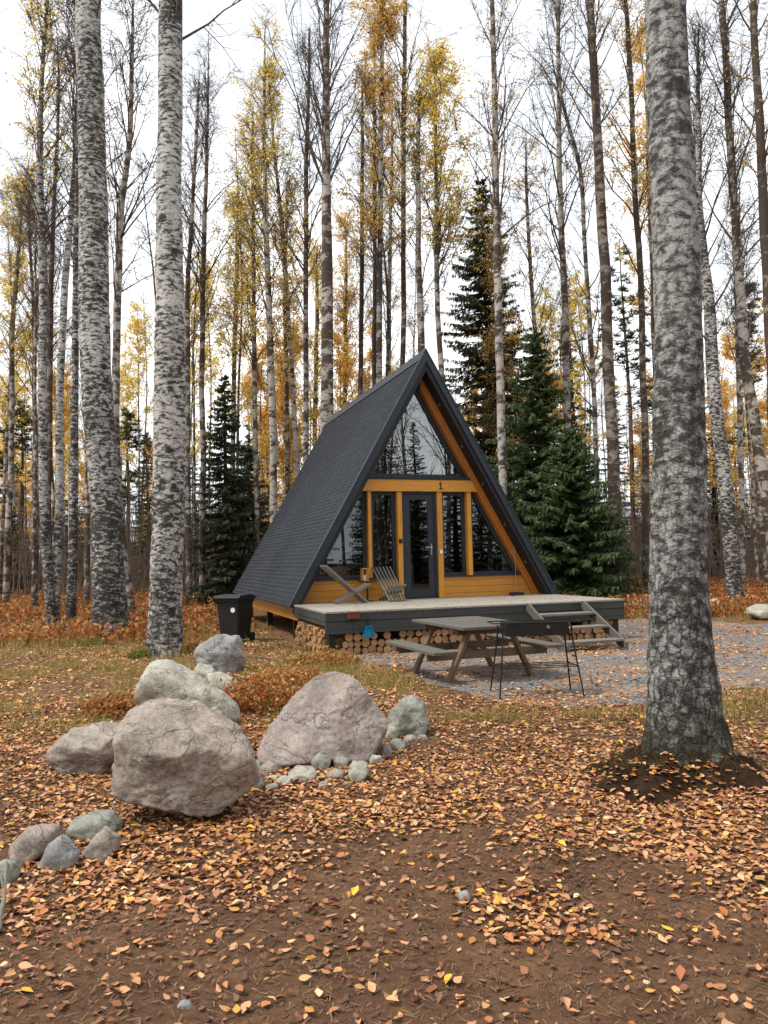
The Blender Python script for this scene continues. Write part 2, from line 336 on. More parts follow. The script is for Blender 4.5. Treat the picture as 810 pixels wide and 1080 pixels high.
# ------------------------------------------------------------------ world and sun (soft overcast)
W = bpy.data.worlds.new('World'); S.world = W; W.use_nodes = True; wt = W.node_tree; bg = wt.nodes['Background']
sky = wt.nodes.new('ShaderNodeTexSky'); sky.sky_type = 'NISHITA'; sky.sun_disc = False; SE, SR = R(58), R(246)
sky.sun_elevation = SE; sky.sun_rotation = SR; sky.dust_density = 4; sky.air_density = 1.2
tc = wt.nodes.new('ShaderNodeTexCoord'); mp = wt.nodes.new('ShaderNodeMapping'); mp.inputs['Scale'].default_value = (1, 1, 2.2)
no = wt.nodes.new('ShaderNodeTexNoise'); no.inputs['Scale'].default_value = 1.7; no.inputs['Detail'].default_value = 7; no.inputs['Roughness'].default_value = .55
rp = wt.nodes.new('ShaderNodeValToRGB'); rp.color_ramp.elements[0].position = .44; rp.color_ramp.elements[0].color = (6.9, 7.3, 7.9, 1); rp.color_ramp.elements[1].position = .72; rp.color_ramp.elements[1].color = (12.4, 12.3, 12.1, 1)
mx = wt.nodes.new('ShaderNodeMix'); mx.data_type = 'RGBA'; mx.inputs[0].default_value = .9
wt.links.new(tc.outputs['Generated'], mp.inputs[0]); wt.links.new(mp.outputs[0], no.inputs['Vector']); wt.links.new(no.outputs['Fac'], rp.inputs[0])
wt.links.new(sky.outputs[0], mx.inputs[6]); wt.links.new(rp.outputs[0], mx.inputs[7]); wt.links.new(mx.outputs[2], bg.inputs[0]); bg.inputs[1].default_value = .078
sl = bpy.data.lights.new('sun', 'SUN'); sl.energy = 1.8; sl.angle = R(14); sl.color = (1, .95, .88)
so = bpy.data.objects.new('sun', sl); COL.objects.link(so)
sd = Vector((math.sin(SR)*math.cos(SE), math.cos(SR)*math.cos(SE), math.sin(SE)))  # towards the sun
so.rotation_euler = sd.to_track_quat('Z', 'Y').to_euler()
S.view_settings.view_transform = 'Standard'; S.view_settings.look = 'None'; S.view_settings.exposure = 1.08; S.view_settings.gamma = 1
S.render.engine = 'CYCLES'; S.cycles.max_bounces = 6; S.cycles.transparent_max_bounces = 8
# ------------------------------------------------------------------ ground sheet
def axis(lo, hi, c, fine, fr, g):
    a = list(np.arange(c-fr, c+fr+1e-6, fine)); st = fine
    while a[-1] < hi: st *= g; a.append(a[-1]+st)
    st = fine; b = []
    x = a[0]
    while x > lo: st *= g; x -= st; b.append(x)
    return np.array(b[::-1]+a)
XS = axis(-500, 500, .5, .09, 5.5, 1.055); YS = axis(-300, 900, 7, .085, 5.5, 1.045)
GX, GY = np.meshgrid(XS, YS); GZ = gh(GX, GY)
nx, ny = len(XS), len(YS)
V = np.stack([GX.ravel(), GY.ravel(), GZ.ravel()], 1)
ii = (np.arange(ny-1)[:, None]*nx+np.arange(nx-1)[None, :]).ravel(); Fq = np.stack([ii, ii+1, ii+nx+1, ii+nx], 1)
gnd = link('ground', npmesh('ground', V, [Fq]), M['soil'], smooth=True); tag(gnd, kind='structure')
GP = np.array([(-.6,12.6),(.2,11.6),(.75,9.6),(1.3,8.6),(2.2,8.2),(3.3,8.5),(5,9.3),(8,10),(14,11),(18,13),(16,16.2),(8.6,17.0),(6.4,19.5),(4.8,19),(4.2,15.5),(2,14.5),(-.6,13.6)])
def inpoly(x, y, P):
    r = np.zeros(x.shape, bool); j = len(P)-1
    for i in range(len(P)):
        xi, yi = P[i]; xj, yj = P[j]
        r ^= ((yi > y) != (yj > y)) & (x < (xj-xi)*(y-yi)/(yj-yi+1e-12)+xi); j = i
    return r
def on_gravel(x, y):
    return inpoly(x+(fbm(x*1.5, y*1.5, 31)-.5)*1.3, y+(fbm(x*1.5, y*1.5, 41)-.5)*1.1, GP)
cx_, cy_ = V[Fq].mean(1)[:, 0], V[Fq].mean(1)[:, 1]
fm = on_gravel(cx_, cy_); Fg = Fq[fm]; us, inv = np.unique(Fg, return_inverse=True)
Vg = V[us].copy(); Vg[:, 2] += .006
tag(link('gravel_yard', npmesh('gravel_yard', Vg, [inv.reshape(Fg.shape)]), M['gravel'], smooth=True), kind='structure')
# ------------------------------------------------------------------ ground scatter
LEAFC = np.array([(.46,.25,.13),(.54,.33,.19),(.38,.18,.09),(.62,.43,.26),(.70,.56,.37),(.50,.26,.07),(.58,.36,.09),(.66,.42,.06),(.20,.085,.045),(.13,.055,.03),(.28,.12,.06),(.36,.13,.04),(.52,.30,.20)])
LEAFW = np.array([.18,.15,.15,.09,.035,.05,.05,.02,.07,.06,.06,.02,.12])
def leaves_mesh(x, y, size, z0=None, tilt=.20, seed=0):
    rg = np.random.default_rng(seed); n = len(x)
    T = np.array([(-.5,0,0),(-.36,.22,0),(-.08,.36,.0),(.22,.24,.0),(.56,0,0),(.22,-.24,0),(-.08,-.36,0),(-.36,-.22,0)])
    P = np.repeat(T[None], n, 0)*size[:, None, None]
    P[:, :, 1] *= rg.uniform(.75, 1.1, (n, 1))
    curl = rg.normal(.04, .11, n)*size; P[:, [1, 3, 5, 7], 2] += curl[:, None]*.7; P[:, [2, 6], 2] += curl[:, None]*1.2; P[:, 4, 2] += rg.normal(0, .10, n)*size; P[:, 2, 2] += rg.normal(0, .05, n)*size
    ax = rg.normal(0, tilt, n); ay = rg.normal(0, tilt, n); az = rg.uniform(0, 2*np.pi, n)
    def rot(P, a, i, j):
        c, s = np.cos(a)[:, None], np.sin(a)[:, None]; p = P[:, :, i].copy(); q = P[:, :, j].copy(); P[:, :, i] = c*p-s*q; P[:, :, j] = s*p+c*q
    rot(P, ax, 1, 2); rot(P, ay, 0, 2); rot(P, az, 0, 1)
    z = (gh(x, y) if z0 is None else z0) + rg.uniform(.004, .02, n) + size*(abs(ax)+abs(ay))*.28
    P += np.stack([x, y, z], 1)[:, None, :]
    i0 = np.arange(n)[:, None]*8
    Fc = np.concatenate([i0+np.array([0, 1, 2, 3, 4]), i0+np.array([0, 4, 5, 6, 7])])
    ci = rg.choice(len(LEAFC), n, p=LEAFW/LEAFW.sum()); c = LEAFC[ci]*rg.uniform(.5, 1.05, (n, 1))*np.array([1.16, .98, .78])
    return P.reshape(-1, 3), Fc, np.repeat(c, 8, 0)
rg = np.random.default_rng(5)
def sample(y0, y1, dens, slope=.62, pad=1.2):
    A = (slope*(y1**2-y0**2)+2*pad*(y1-y0)); n = int(A*dens); y = np.sqrt(rg.uniform(y0*y0, y1*y1, n)); x = rg.uniform(-1, 1, n)*(slope*y+pad); return x, y
def ell(x, y, cx, cy, rx, ry, a=0):
    c, s = math.cos(a), math.sin(a); dx, dy = x-cx, y-cy; return np.exp(-(((dx*c+dy*s)/rx)**2+((-dx*s+dy*c)/ry)**2))
def litter_density(x, y):
    d = .42+2.6*(fbm(x*1.15+5, y*1.15, 51, 5)-.5)+1.1*(fbm(x*4, y*4, 57, 3)-.5)
    d += .9*ell(x, y, .5, 5.6, 6, 1.1) + .55*ell(x, y, -1.7, 4.2, .9, .5, .3) + .5*ell(x, y, 2.0, 4.0, 1.5, .45, -.25) + 1.3*ell(x, y, .60, 3.55, .38, .42)+.4*ell(x, y, 2.2, 3.2, 1.2, .5)
    d -= 1.2*ell(x, y, -.4, 3.1, 1.5, .7) + .4*ell(x, y, .2, 4.4, 1.0, .6) + .6*ell(x, y, .35, 4.35, .5, .45) + .5*ell(x, y, 1.1, 2.9, .7, .35) + .6*ell(x, y, 1.15, 3.9, .5, .3) + .5*ell(x, y, -1.0, 4.6, .7, .3)
    d = np.where(y > 7, np.maximum(d, .35), d)
    return np.clip(d, .10, 1)
def grass_density(x, y):
    d = np.clip((fbm(x*1.3, y*1.3, 91, 5)-.42)*4.5, 0, 1)
    z = .20 + .65*ell(x, y, -3.2, 9.5, 2.6, 2.4) + .9*ell(x, y, -.6, 9.8, 1.0, 1.8) + (.7*ell(x, y, 3.6, 7.4, 2.4, 1.1) + .6*ell(x, y, 1.4, 7.3, 1.1, .9))*np.clip((fbm(x*3, y*3, 95, 3)-.35)*3.5, 0, 1) + .8*ell(x, y, -6, 16, 4, 4)+.6*ell(x, y, 11, 20, 6, 3)
    z = np.where(y < 5.6, z*.06, z); return np.clip(d*z*1.3, 0, 1)
def keep_out(x, y):  # beneath the cabin
    dx, dy = x-CX, y-CY; s = dx*math.cos(YAW)+dy*math.sin(YAW); n = -dx*math.sin(YAW)+dy*math.cos(YAW)
    return (abs(s) < 2.9) & (n > -2.35)
Vs, Fs, Cs = [], [], []; off = 0
for y0, y1, de, sz, sl_ in ((1.2, 5.2, 1450, (.014, .056), .6), (5.2, 9, 1050, (.022, .056), .6), (9, 16, 300, (.036, .07), .62), (16, 40, 30, (.06, .11), .62)):
    x, y = sample(y0, y1, de, sl_); d = litter_density(x, y)
    g = on_gravel(x, y); d = np.where(g, d*np.where(fbm(x*1.1, y*1.1, 77) > .46, .9, .3), d)
    d = d*(1-.40*np.clip(grass_density(x, y), 0, 1)); k = (rg.random(len(x)) < d) & ~keep_out(x, y); x, y = x[k], y[k]
    Pv, Pf, Pc = leaves_mesh(x, y, rg.uniform(*sz, len(x)), seed=int(y0*10)); Vs.append(Pv); Fs.append(Pf+off); Cs.append(Pc); off += len(Pv)
tag(link('leaf_litter', npmesh('leaf_litter', np.concatenate(Vs), [np.concatenate(Fs)], col=np.concatenate(Cs)), M['litter']), 'fallen brown and golden birch leaves strewn over the ground', 'fallen leaves', kind='stuff')
x, y = sample(1.3, 8.5, 900, .6); k = rg.random(len(x)) < (.25+.6*fbm(x*2, y*2, 14))*(.35+.65*np.clip(litter_density(x, y)*1.5, 0, 1)); x, y = x[k], y[k]; n = len(x)
Pv, Pf, Pc = leaves_mesh(x, y, rg.uniform(.018, .045, n), gh(x, y)-.006, seed=99); Pc = np.repeat(np.array([(.15,.068,.034),(.085,.040,.022),(.21,.10,.052),(.27,.14,.075),(.17,.062,.025)])[rg.integers(0, 5, n)]*rg.uniform(.7, 1.2, (n, 1)), 8, 0)
tag(link('old_leaf_mat', npmesh('old_leaf_mat', Pv, [Pf], col=Pc), M['litter']), 'dark decayed old leaves matted on the soil', 'old leaves', kind='stuff')
# pine needles, bark crumbs and thin twigs on the bare soil
x, y = sample(1.5, 7, 1500); n = len(x); a = rg.uniform(0, np.pi, n); L = rg.uniform(.012, .05, n); w = rg.uniform(.0008, .0022, n); z = gh(x, y)+rg.uniform(.003, .010, n)
dx, dy = np.cos(a)*L/2, np.sin(a)*L/2; px, py = -np.sin(a)*w, np.cos(a)*w
Pv = np.stack([np.stack([x-dx-px, y-dy-py, z], 1), np.stack([x+dx-px, y+dy-py, z+.004], 1), np.stack([x+dx+px, y+dy+py, z+.004], 1), np.stack([x-dx+px, y-dy+py, z], 1)], 1).reshape(-1, 3)
cc = np.array([(.05,.03,.02),(.14,.075,.04),(.22,.13,.075),(.10,.06,.035)])[rg.integers(0, 4, n)]
tag(link('forest_crumbs', npmesh('forest_crumbs', Pv, [np.arange(n*4).reshape(-1, 4)], col=np.repeat(cc, 4, 0)), M['litter']), 'fine needles and bark crumbs lying on the bare soil', 'debris', kind='stuff')
def blades(x, y, h, w, cols, seed, lean=.35, z0=None):
    rg = np.random.default_rng(seed); n = len(x); a = rg.uniform(0, 2*np.pi, n); l = rg.normal(0, lean, (n, 2))*h[:, None]
    z = gh(x, y) if z0 is None else z0
    b = np.stack([x, y, z-.01], 1); s = np.stack([np.cos(a)*w, np.sin(a)*w, 0*w], 1)
    m = b+np.stack([l[:, 0]*.35, l[:, 1]*.35, h*.6], 1); t_ = b+np.stack([l[:, 0], l[:, 1], h], 1)
    Pv = np.stack([b-s, b+s, m+s*.7, m-s*.7, t_], 1).reshape(-1, 3); i0 = np.arange(n)[:, None]*5
    return Pv, i0+np.array([0, 1, 2, 3]), i0+np.array([3, 2, 4]), np.repeat(cols, 5, 0)
GC = np.array([(.34,.26,.06),(.20,.20,.045),(.42,.31,.10),(.46,.33,.15),(.14,.16,.035),(.42,.24,.09)])
Vs, Q, T3, Cs = [], [], [], []; off = 0
for y0, y1, de, hh, ww in ((3, 7.5, 1100, (.03, .09), .0016), (7.5, 13, 1100, (.05, .15), .0034), (13, 30, 200, (.10, .30), .005)):
    x, y = sample(y0, y1, de); k = (rg.random(len(x)) < grass_density(x, y)) & ~on_gravel(x, y) & ~keep_out(x, y); x, y = x[k], y[k]
    x = x+rg.normal(0, .03, len(x)); Pv, q, t3, c = blades(x, y, rg.uniform(*hh, len(x)), np.full(len(x), ww), GC[rg.integers(0, 6, len(x))], int(y0))
    Vs.append(Pv); Q.append(q+off); T3.append(t3+off); Cs.append(c); off += len(Pv)
tag(link('dry_grass', npmesh('dry_grass', np.concatenate(Vs), [np.concatenate(Q), np.concatenate(T3)], col=np.concatenate(Cs)), M['grass']), 'thin yellow and green autumn grass among the leaves', 'grass', kind='stuff')
# low bilberry undergrowth: sprigs with small leaves
def sprigs(pts, hs, cols, seed, per=16, ls=.03, stemw=.003):
    rg = np.random.default_rng(seed); n = len(pts); x, y = pts[:, 0], pts[:, 1]; z = gh(x, y)
    lean = rg.normal(0, .3, (n, 2)); top = np.stack([x+lean[:, 0]*hs, y+lean[:, 1]*hs, z+hs], 1); base = np.stack([x, y, z-.01], 1)
    a = rg.uniform(0, np.pi, n); s = np.stack([np.cos(a)*stemw, np.sin(a)*stemw, 0*a], 1)
    V1 = np.stack([base-s, base+s, top], 1).reshape(-1, 3); T1 = np.arange(n*3).reshape(-1, 3); C1 = np.tile((.07,.03,.02), (n*3, 1))
    m = n*per; f = rg.uniform(.25, 1.05, m); ix = np.repeat(np.arange(n), per); c = base[ix]+(top-base)[ix]*f[:, None]+rg.normal(0, 1, (m, 3))*(hs[ix]*.22)[:, None]*np.array([1, 1, .5])
    u = rg.normal(0, 1, (m, 3)); u /= np.linalg.norm(u, axis=1)[:, None]; v = np.cross(u, rg.normal(0, 1, (m, 3))); v /= np.linalg.norm(v, axis=1)[:, None]
    sz = ls*rg.uniform(.6, 1.3, m)[:, None]*(1+hs[ix, None])
    V2 = np.stack([c-u*sz, c+v*sz*.5, c+u*sz, c-v*sz*.5], 1).reshape(-1, 3); F2 = n*3+np.arange(m*4).reshape(-1, 4)
    C2 = np.repeat(cols[rg.integers(0, len(cols), m)]*rg.uniform(.7, 1.2, (m, 1)), 4, 0)
    return np.concatenate([V1, V2]), T1, F2, np.concatenate([C1, C2])
RC = np.array([(.30,.10,.035),(.24,.07,.025),(.36,.15,.05),(.20,.09,.03),(.40,.27,.10),(.20,.17,.045),(.46,.26,.11)])
RC = RC*np.array([1.25, 1.05, .9])
x, y = sample(15.5, 44, 19); k = (rg.random(len(x)) < np.clip((fbm(x*.35, y*.35, 61)-.32)*3.2, 0, 1)) & ~on_gravel(x, y) & ~keep_out(x, y)
k &= ~((x > 2) & (y < 19)) & ~((x > -3.5) & (y < 17)); x, y = x[k], y[k]
v_, t_, f_, c_ = sprigs(np.stack([x, y], 1), rg.uniform(.12, .42, len(x)), RC, 3, 14, .045)
tag(link('bilberry_undergrowth', npmesh('bilberry_undergrowth', v_, [t_, f_], col=c_), M['grass']), 'low rusty red undergrowth covering the forest floor', 'undergrowth', kind='stuff')
# clumps of rusty fern and heather near the boulders : each is a plant of its own
def clump(u, v, r, n, h, label, seed, cols=RC, cat='shrub', name='rusty_shrub', ls=.022):
    p = at(u, v); p.z = ghs(p.x, p.y); rg2 = np.random.default_rng(seed); a = rg2.uniform(0, 2*np.pi, n); q = np.sqrt(rg2.random(n))*r
    xy = np.stack([p.x+np.cos(a)*q, p.y+np.sin(a)*q*.8], 1)
    hs = h*(1.1-q/r*.7)*rg2.uniform(.6, 1.1, n); v_, t_, f_, c_ = sprigs(xy, hs, cols, seed, 12, ls); v_ -= np.array(p)[None]
    o = link(name, npmesh(name, v_, [t_, f_], col=c_), M['grass']); o.location = p; tag(o, label, cat); return o
clump(272, 748, .52, 240, .42, 'rusty red shrub behind the pinkish boulder and beside the pale slab boulder', 71)
clump(124, 752, .36, 150, .22, 'low rusty brown shrub to the left of the pale greenish boulder', 72)
clump(305, 722, .50, 170, .30, 'yellow brown weedy clump behind the top of the pinkish boulder', 73, RC[[2,4,5,6]])
clump(206, 690, .30, 120, .22, 'small orange fern tuft in front of the grey boulder by the bin', 74)
clump(98, 680, .35, 200, .16, 'bright green moss tuft at the foot of the leaning left birch', 75, np.array([(.16,.19,.03),(.10,.13,.025),(.22,.20,.05)]), 'moss', 'moss_tuft', .016)
clump(151, 694, .25, 150, .20, 'green grass tuft against the second large birch', 76, np.array([(.16,.20,.03),(.10,.14,.025),(.24,.22,.05)]), 'grass', 'grass_tuft', .016)
clump(344, 700, .55, 170, .22, 'yellow grassy weeds in front of the split firewood stack', 77, RC[[4,5,2]])
clump(745, 648, .7, 160, .25, 'green and yellow weeds beside the white leaning birch on the right', 78, np.array([(.18,.20,.04),(.28,.22,.05),(.12,.14,.03)]))
# ------------------------------------------------------------------ rocks
def rock(name, label, loc, hull, size, mat, seed, sub=5, p=40, cuts=9, amp=.05, rz=0, cat='boulder', group=None):
    """hull points in unit box x[-.5,.5], y[-.5,.5], z[0,1]; size (w,d,h)"""
    bm = bmesh.new(); c = Vector((0, 0, .42))
    for q in hull: bm.verts.new(Vector(q)-c)
    r = bmesh.ops.convex_hull(bm, input=bm.verts[:]); bm.normal_update()
    N, O = [], []
    for f in bm.faces:
        n = f.normal; o = n.dot(f.verts[0].co)
        if o < 0: n, o = -n, -o
        N.append(n[:]); O.append(max(o, .05))
    bm.free(); N = np.array(N); O = np.array(O); rc = np.random.default_rng(seed); HP = np.array(hull)-np.array(c)
    for _ in range(cuts):
        n_ = rc.normal(0, 1, 3); n_[1] -= .5; n_[2] += .2; n_ /= np.linalg.norm(n_); o_ = (HP@n_).max()*rc.uniform(.70, .90); N = np.vstack([N, n_]); O = np.append(O, o_)
    bm = bmesh.new(); bmesh.ops.create_icosphere(bm, subdivisions=sub, radius=1); D = np.array([v.co[:] for v in bm.verts])
    q = np.clip(D@N.T/O, 0, None); rad = (q**p).sum(1)**(-1/p)
    Pn = D*rad[:, None]; w, d_, h = size; sc = max(size); Pn = (Pn+np.array(c))*np.array([w, d_, h])
    off = Vector((seed*7.3, seed*3.1, seed))
    for i, v in enumerate(bm.verts):
        P = Vector(Pn[i]); k = P/sc
        f = mn.fractal(k*2.6+off, .9, 2.1, 5)*amp*.55*sc - abs(mn.noise(k*3.1+off*2))**.6*amp*.35*sc + mn.fractal(k*14+off, .8, 2, 4)*amp*.22*sc
        g_ = mn.fractal(Vector((k.x*2.0, k.y*2.0, k.z*3.4))+off*3, 1.0, 2.1, 4)*4.5; fl_ = math.floor(g_); fr_ = g_-fl_; f += (fl_+min(1, max(0, (fr_-.40)/.18)))/4.5*amp*1.15*sc
        v.co = P+Vector(D[i])*f
    me = bpy.data.meshes.new(name); bm.to_mesh(me); bm.free(); o = link(name, me, mat, smooth=True)
    o.location = loc; o.rotation_euler = (0, 0, rz); tag(o, label, cat, group); return o
def sil(poly, ky=((-.5,.62,.72),(-.28,.95,.93),(.15,1,1),(.5,.6,.7))):
    """silhouette (x,z) polygon to a 3-D hull: several slices in depth, each shrunk"""
    out = []
    for yy, sx, sz in ky:
        for x, z in poly: out.append((x*sx, yy, .04+(z-.04)*sz))
    return out
def place(u, v, sink=.04):
    p = at(u, v); p.z = ghs(p.x, p.y)-sink; return p
def px(u, v, n): return n*at(u, v).y/F
def put_rock(name, label, u, vbase, wpx, hpx, poly, mat, seed, depth=.8, **k):
    p = at(u, vbase); s = p.y/F*1.0; w = wpx*s; h = hpx*s; d = w*depth; p = p+Vector((0, d*.40, 0)); s2 = p.y/F
    w = wpx*s2*.98; h = (hpx)*s2*k.pop('hk', .94); q = Vector((at_y(u, vbase, p.y).x, p.y, ghs(p.x, p.y)-.03))
    h3 = k.pop('hull3', None); return rock(name, label, q, h3 or sil(poly), (w, d, h), mat, seed, **k)
# the big boulder: overhanging bulging belly, flat slanting top
BIGP = [(-.50,.45),(-.45,.78),(-.33,1.0),(.10,.97),(.36,.78),(.50,.52),(.49,.24),(.06,.0),(-.16,.04),(-.42,.24)]
BIG3 = [(-.36,-.05,.95),(-.30,.3,1.0),(.10,.25,.98),(-.05,-.12,.93),(.38,.1,.76),(-.43,-.2,.72),(-.15,-.40,.64),(.2,-.45,.60),(.48,-.15,.52),(-.5,0,.45),(-.40,-.25,.26),(.06,-.32,.0),(.3,-.22,.10),(.5,.05,.28),(0,.2,0),(-.3,.3,.15),(.3,.4,.3),(-.4,.4,.6)]
PINK3 = [(-.5,0,.10),(-.42,.0,.38),(-.12,.05,.84),(0,.05,.97),(.12,.05,1.0),(.24,0,.93),(.35,-.05,.77),(.5,0,.42),(.48,-.2,.05),(.15,-.48,.12),(.13,-.30,.58),(-.32,-.42,.08),(-.45,-.2,.0),(.3,.4,.3),(-.35,.4,.1),(.05,.35,.8),(.2,.1,0)]
put_rock('boulder', 'largest grey brown boulder with a flat slanting top in the foreground', 193, 877, 157, 128, None, M['rock_grey'], 3, .80, sub=6, p=90, amp=.035, cuts=2, hk=.95, hull3=BIG3)
put_rock('boulder', 'low brown boulder half hidden behind the left side of the largest boulder', 92, 817, 92, 54, [(-.5,.25),(-.44,.62),(-.2,.92),(.1,1),(.5,.95),(.5,0),(-.4,0)], M['rock_grey'], 5, .9, p=50)
put_rock('boulder', 'pale greenish boulder with a slanting top just behind the largest boulder', 197, 772, 112, 79, [(-.5,.45),(-.44,.75),(-.32,.97),(-.16,1),(.1,.8),(.4,.52),(.5,.30),(.48,0),(-.45,0)], M['rock_pale'], 8, .7, p=50, sub=5)
put_rock('boulder', 'grey lichened boulder standing in front of the black wheelie bin', 234, 713, 62, 48, [(-.5,.25),(-.45,.62),(-.2,.85),(.05,1),(.28,.85),(.46,.45),(.5,.12),(.3,0),(-.4,0)], M['rock_blue'], 12, .8, p=50)
put_rock('stone', 'small white pointed stone wedged between the grey and the pale boulder', 216, 724, 26, 26, [(-.5,.6),(-.3,1),(.3,.9),(.5,.4),(.3,0),(-.3,0)], M['rock_pale'], 14, .9, cat='stone', sub=4)
put_rock('stone', 'small white wedge shaped stone right of the pale greenish boulder', 235, 729, 34, 24, [(-.5,.9),(-.2,1),(.5,.45),(.45,.1),(-.3,0)], M['rock_pale'], 15, .9, cat='stone', sub=4)
put_rock('boulder', 'big pinkish peaked boulder in the middle of the stone group', 341, 808, 144, 100, None, M['rock_pink'], 17, .75, sub=6, p=90, amp=.03, cuts=1, hull3=PINK3)
put_rock('boulder', 'green grey lichened boulder at the right end of the stone group', 430, 777, 46, 50, [(-.5,.3),(-.38,.75),(-.05,1),(.42,.80),(.5,.5),(.48,.08),(.1,0),(-.4,0)], M['rock_green'], 19, .9, p=50)
SM = [(319,826,38,20,'rock_pale','flat pale stone at the foot of the pinkish boulder'),(339,814,24,27,'rock_green','upright greenish stone leaning on the front of the pinkish boulder'),(361,812,21,19,'rock_green','round green grey stone between the upright stone and the white stone'),
 (379,826,29,28,'rock_pale','whitest rounded stone in front of the pinkish boulder'),(354,823,24,14,'rock_grey','small brownish stone wedged behind the whitest rounded stone'),(284,815,26,20,'rock_grey','brownish stone tucked between the two largest boulders'),
 (288,824,17,10,'rock_pale','tiny flat pale pebble below the tucked brownish stone'),(287,837,17,13,'rock_green','tiny greenish stone lowest in the gap between the two largest boulders'),(272,836,18,26,'rock_grey','narrow grey stone against the right flank of the largest boulder'),
 (413,778,18,24,'rock_pale','pale rounded stone between the pinkish and the green grey boulder'),(419,790,21,18,'rock_green','greenish round stone below the green grey boulder'),(433,783,18,14,'rock_grey','brown stone half under the green grey boulder'),
 (407,796,16,20,'rock_pink','dark reddish stone at the right foot of the pinkish boulder'),(303,806,15,12,'rock_pink','small reddish stone left of the flat pale stone'),
 (299,830,20,14,'rock_pale','pale cobble left of and below the flat pale stone'),(341,831,15,10,'rock_grey','tiny brown cobble in front of the upright greenish stone'),(366,830,13,9,'rock_blue','tiny grey cobble left of the whitest rounded stone'),
 (397,806,17,16,'rock_pale','pale cobble right of the whitest rounded stone under the boulder edge'),(423,772,14,14,'rock_pale','small pale cobble touching the left side of the green grey boulder'),(446,779,13,10,'rock_grey','small brown cobble at the right foot of the green grey boulder'),(270,812,20,18,'rock_green','mossy cobble high in the gap between the two largest boulders')]
def blob(seed):
    r = random.Random(seed); n = 9; return [(.5*math.cos(a)*r.uniform(.82, 1), max(0, .5+.5*math.sin(a)*r.uniform(.82, 1))) for a in [2*math.pi*i/n+r.uniform(-.2, .2) for i in range(n)]]
for i, (u, v, w, h, m, l) in enumerate(SM): put_rock('stone', l, u, v, w, h, blob(i+40), M[m], 30+i, .9, cat='stone', sub=4, p=34, cuts=5, amp=.04)
for i, (u, v, w, h, m, l, po) in enumerate([
 (37,904,52,48,'rock_grey','tilted brown grey stone with a ridged top in the lower left stone cluster',[(-.5,.1),(-.45,.45),(-.1,.9),(.3,1),(.5,.85),(.45,.5),(.1,.12),(-.3,0)]),
 (62,915,42,42,'rock_blue','blue grey angular stone between the tilted brown stone and its neighbours',[(-.5,.2),(-.2,.8),(.1,1),(.5,.5),(.45,.2),(0,0),(-.35,0)]),
 (100,884,56,34,'rock_green','long green grey stone at the back of the lower left cluster',[(-.5,.3),(-.4,.75),(0,1),(.35,.95),(.5,.5),(.4,0),(-.4,0)]),
 (107,902,40,37,'rock_grey','pointed brown stone at the right end of the lower left cluster',[(-.5,.25),(-.2,.7),(.15,1),(.5,.8),(.45,.2),(.1,0),(-.4,0)]),
 (8,930,30,34,'rock_green','round mottled green stone at the left edge of the picture',blob(3)),
 (194,1071,20,15,'rock_blue','small blue grey pebble near the bottom edge of the picture',blob(5)),
 (490,956,17,17,'rock_blue','small bluish stone poking out of the leaves right of centre',blob(6)),
 (152,942,14,12,'rock_blue','small grey pebble on the bare soil below the largest boulder',blob(8)),
 (673,642,20,14,'rock_pale','pale stone left of the foreground trunk at the far edge of the gravel',blob(9)),
 (689,646,16,16,'rock_grey','brown stone half hidden by the left side of the foreground trunk',blob(10)),
 (757,644,22,15,'rock_pale','cream stone just right of the foreground trunk',blob(11)),
 (804,653,34,20,'rock_pale','white topped stone at the right edge beside the leaning birch',blob(12))]):
    put_rock('stone', l, u, v, w, h, po, M[m], 60+i, .85, cat='stone', sub=4, p=45, cuts=5, amp=.04)
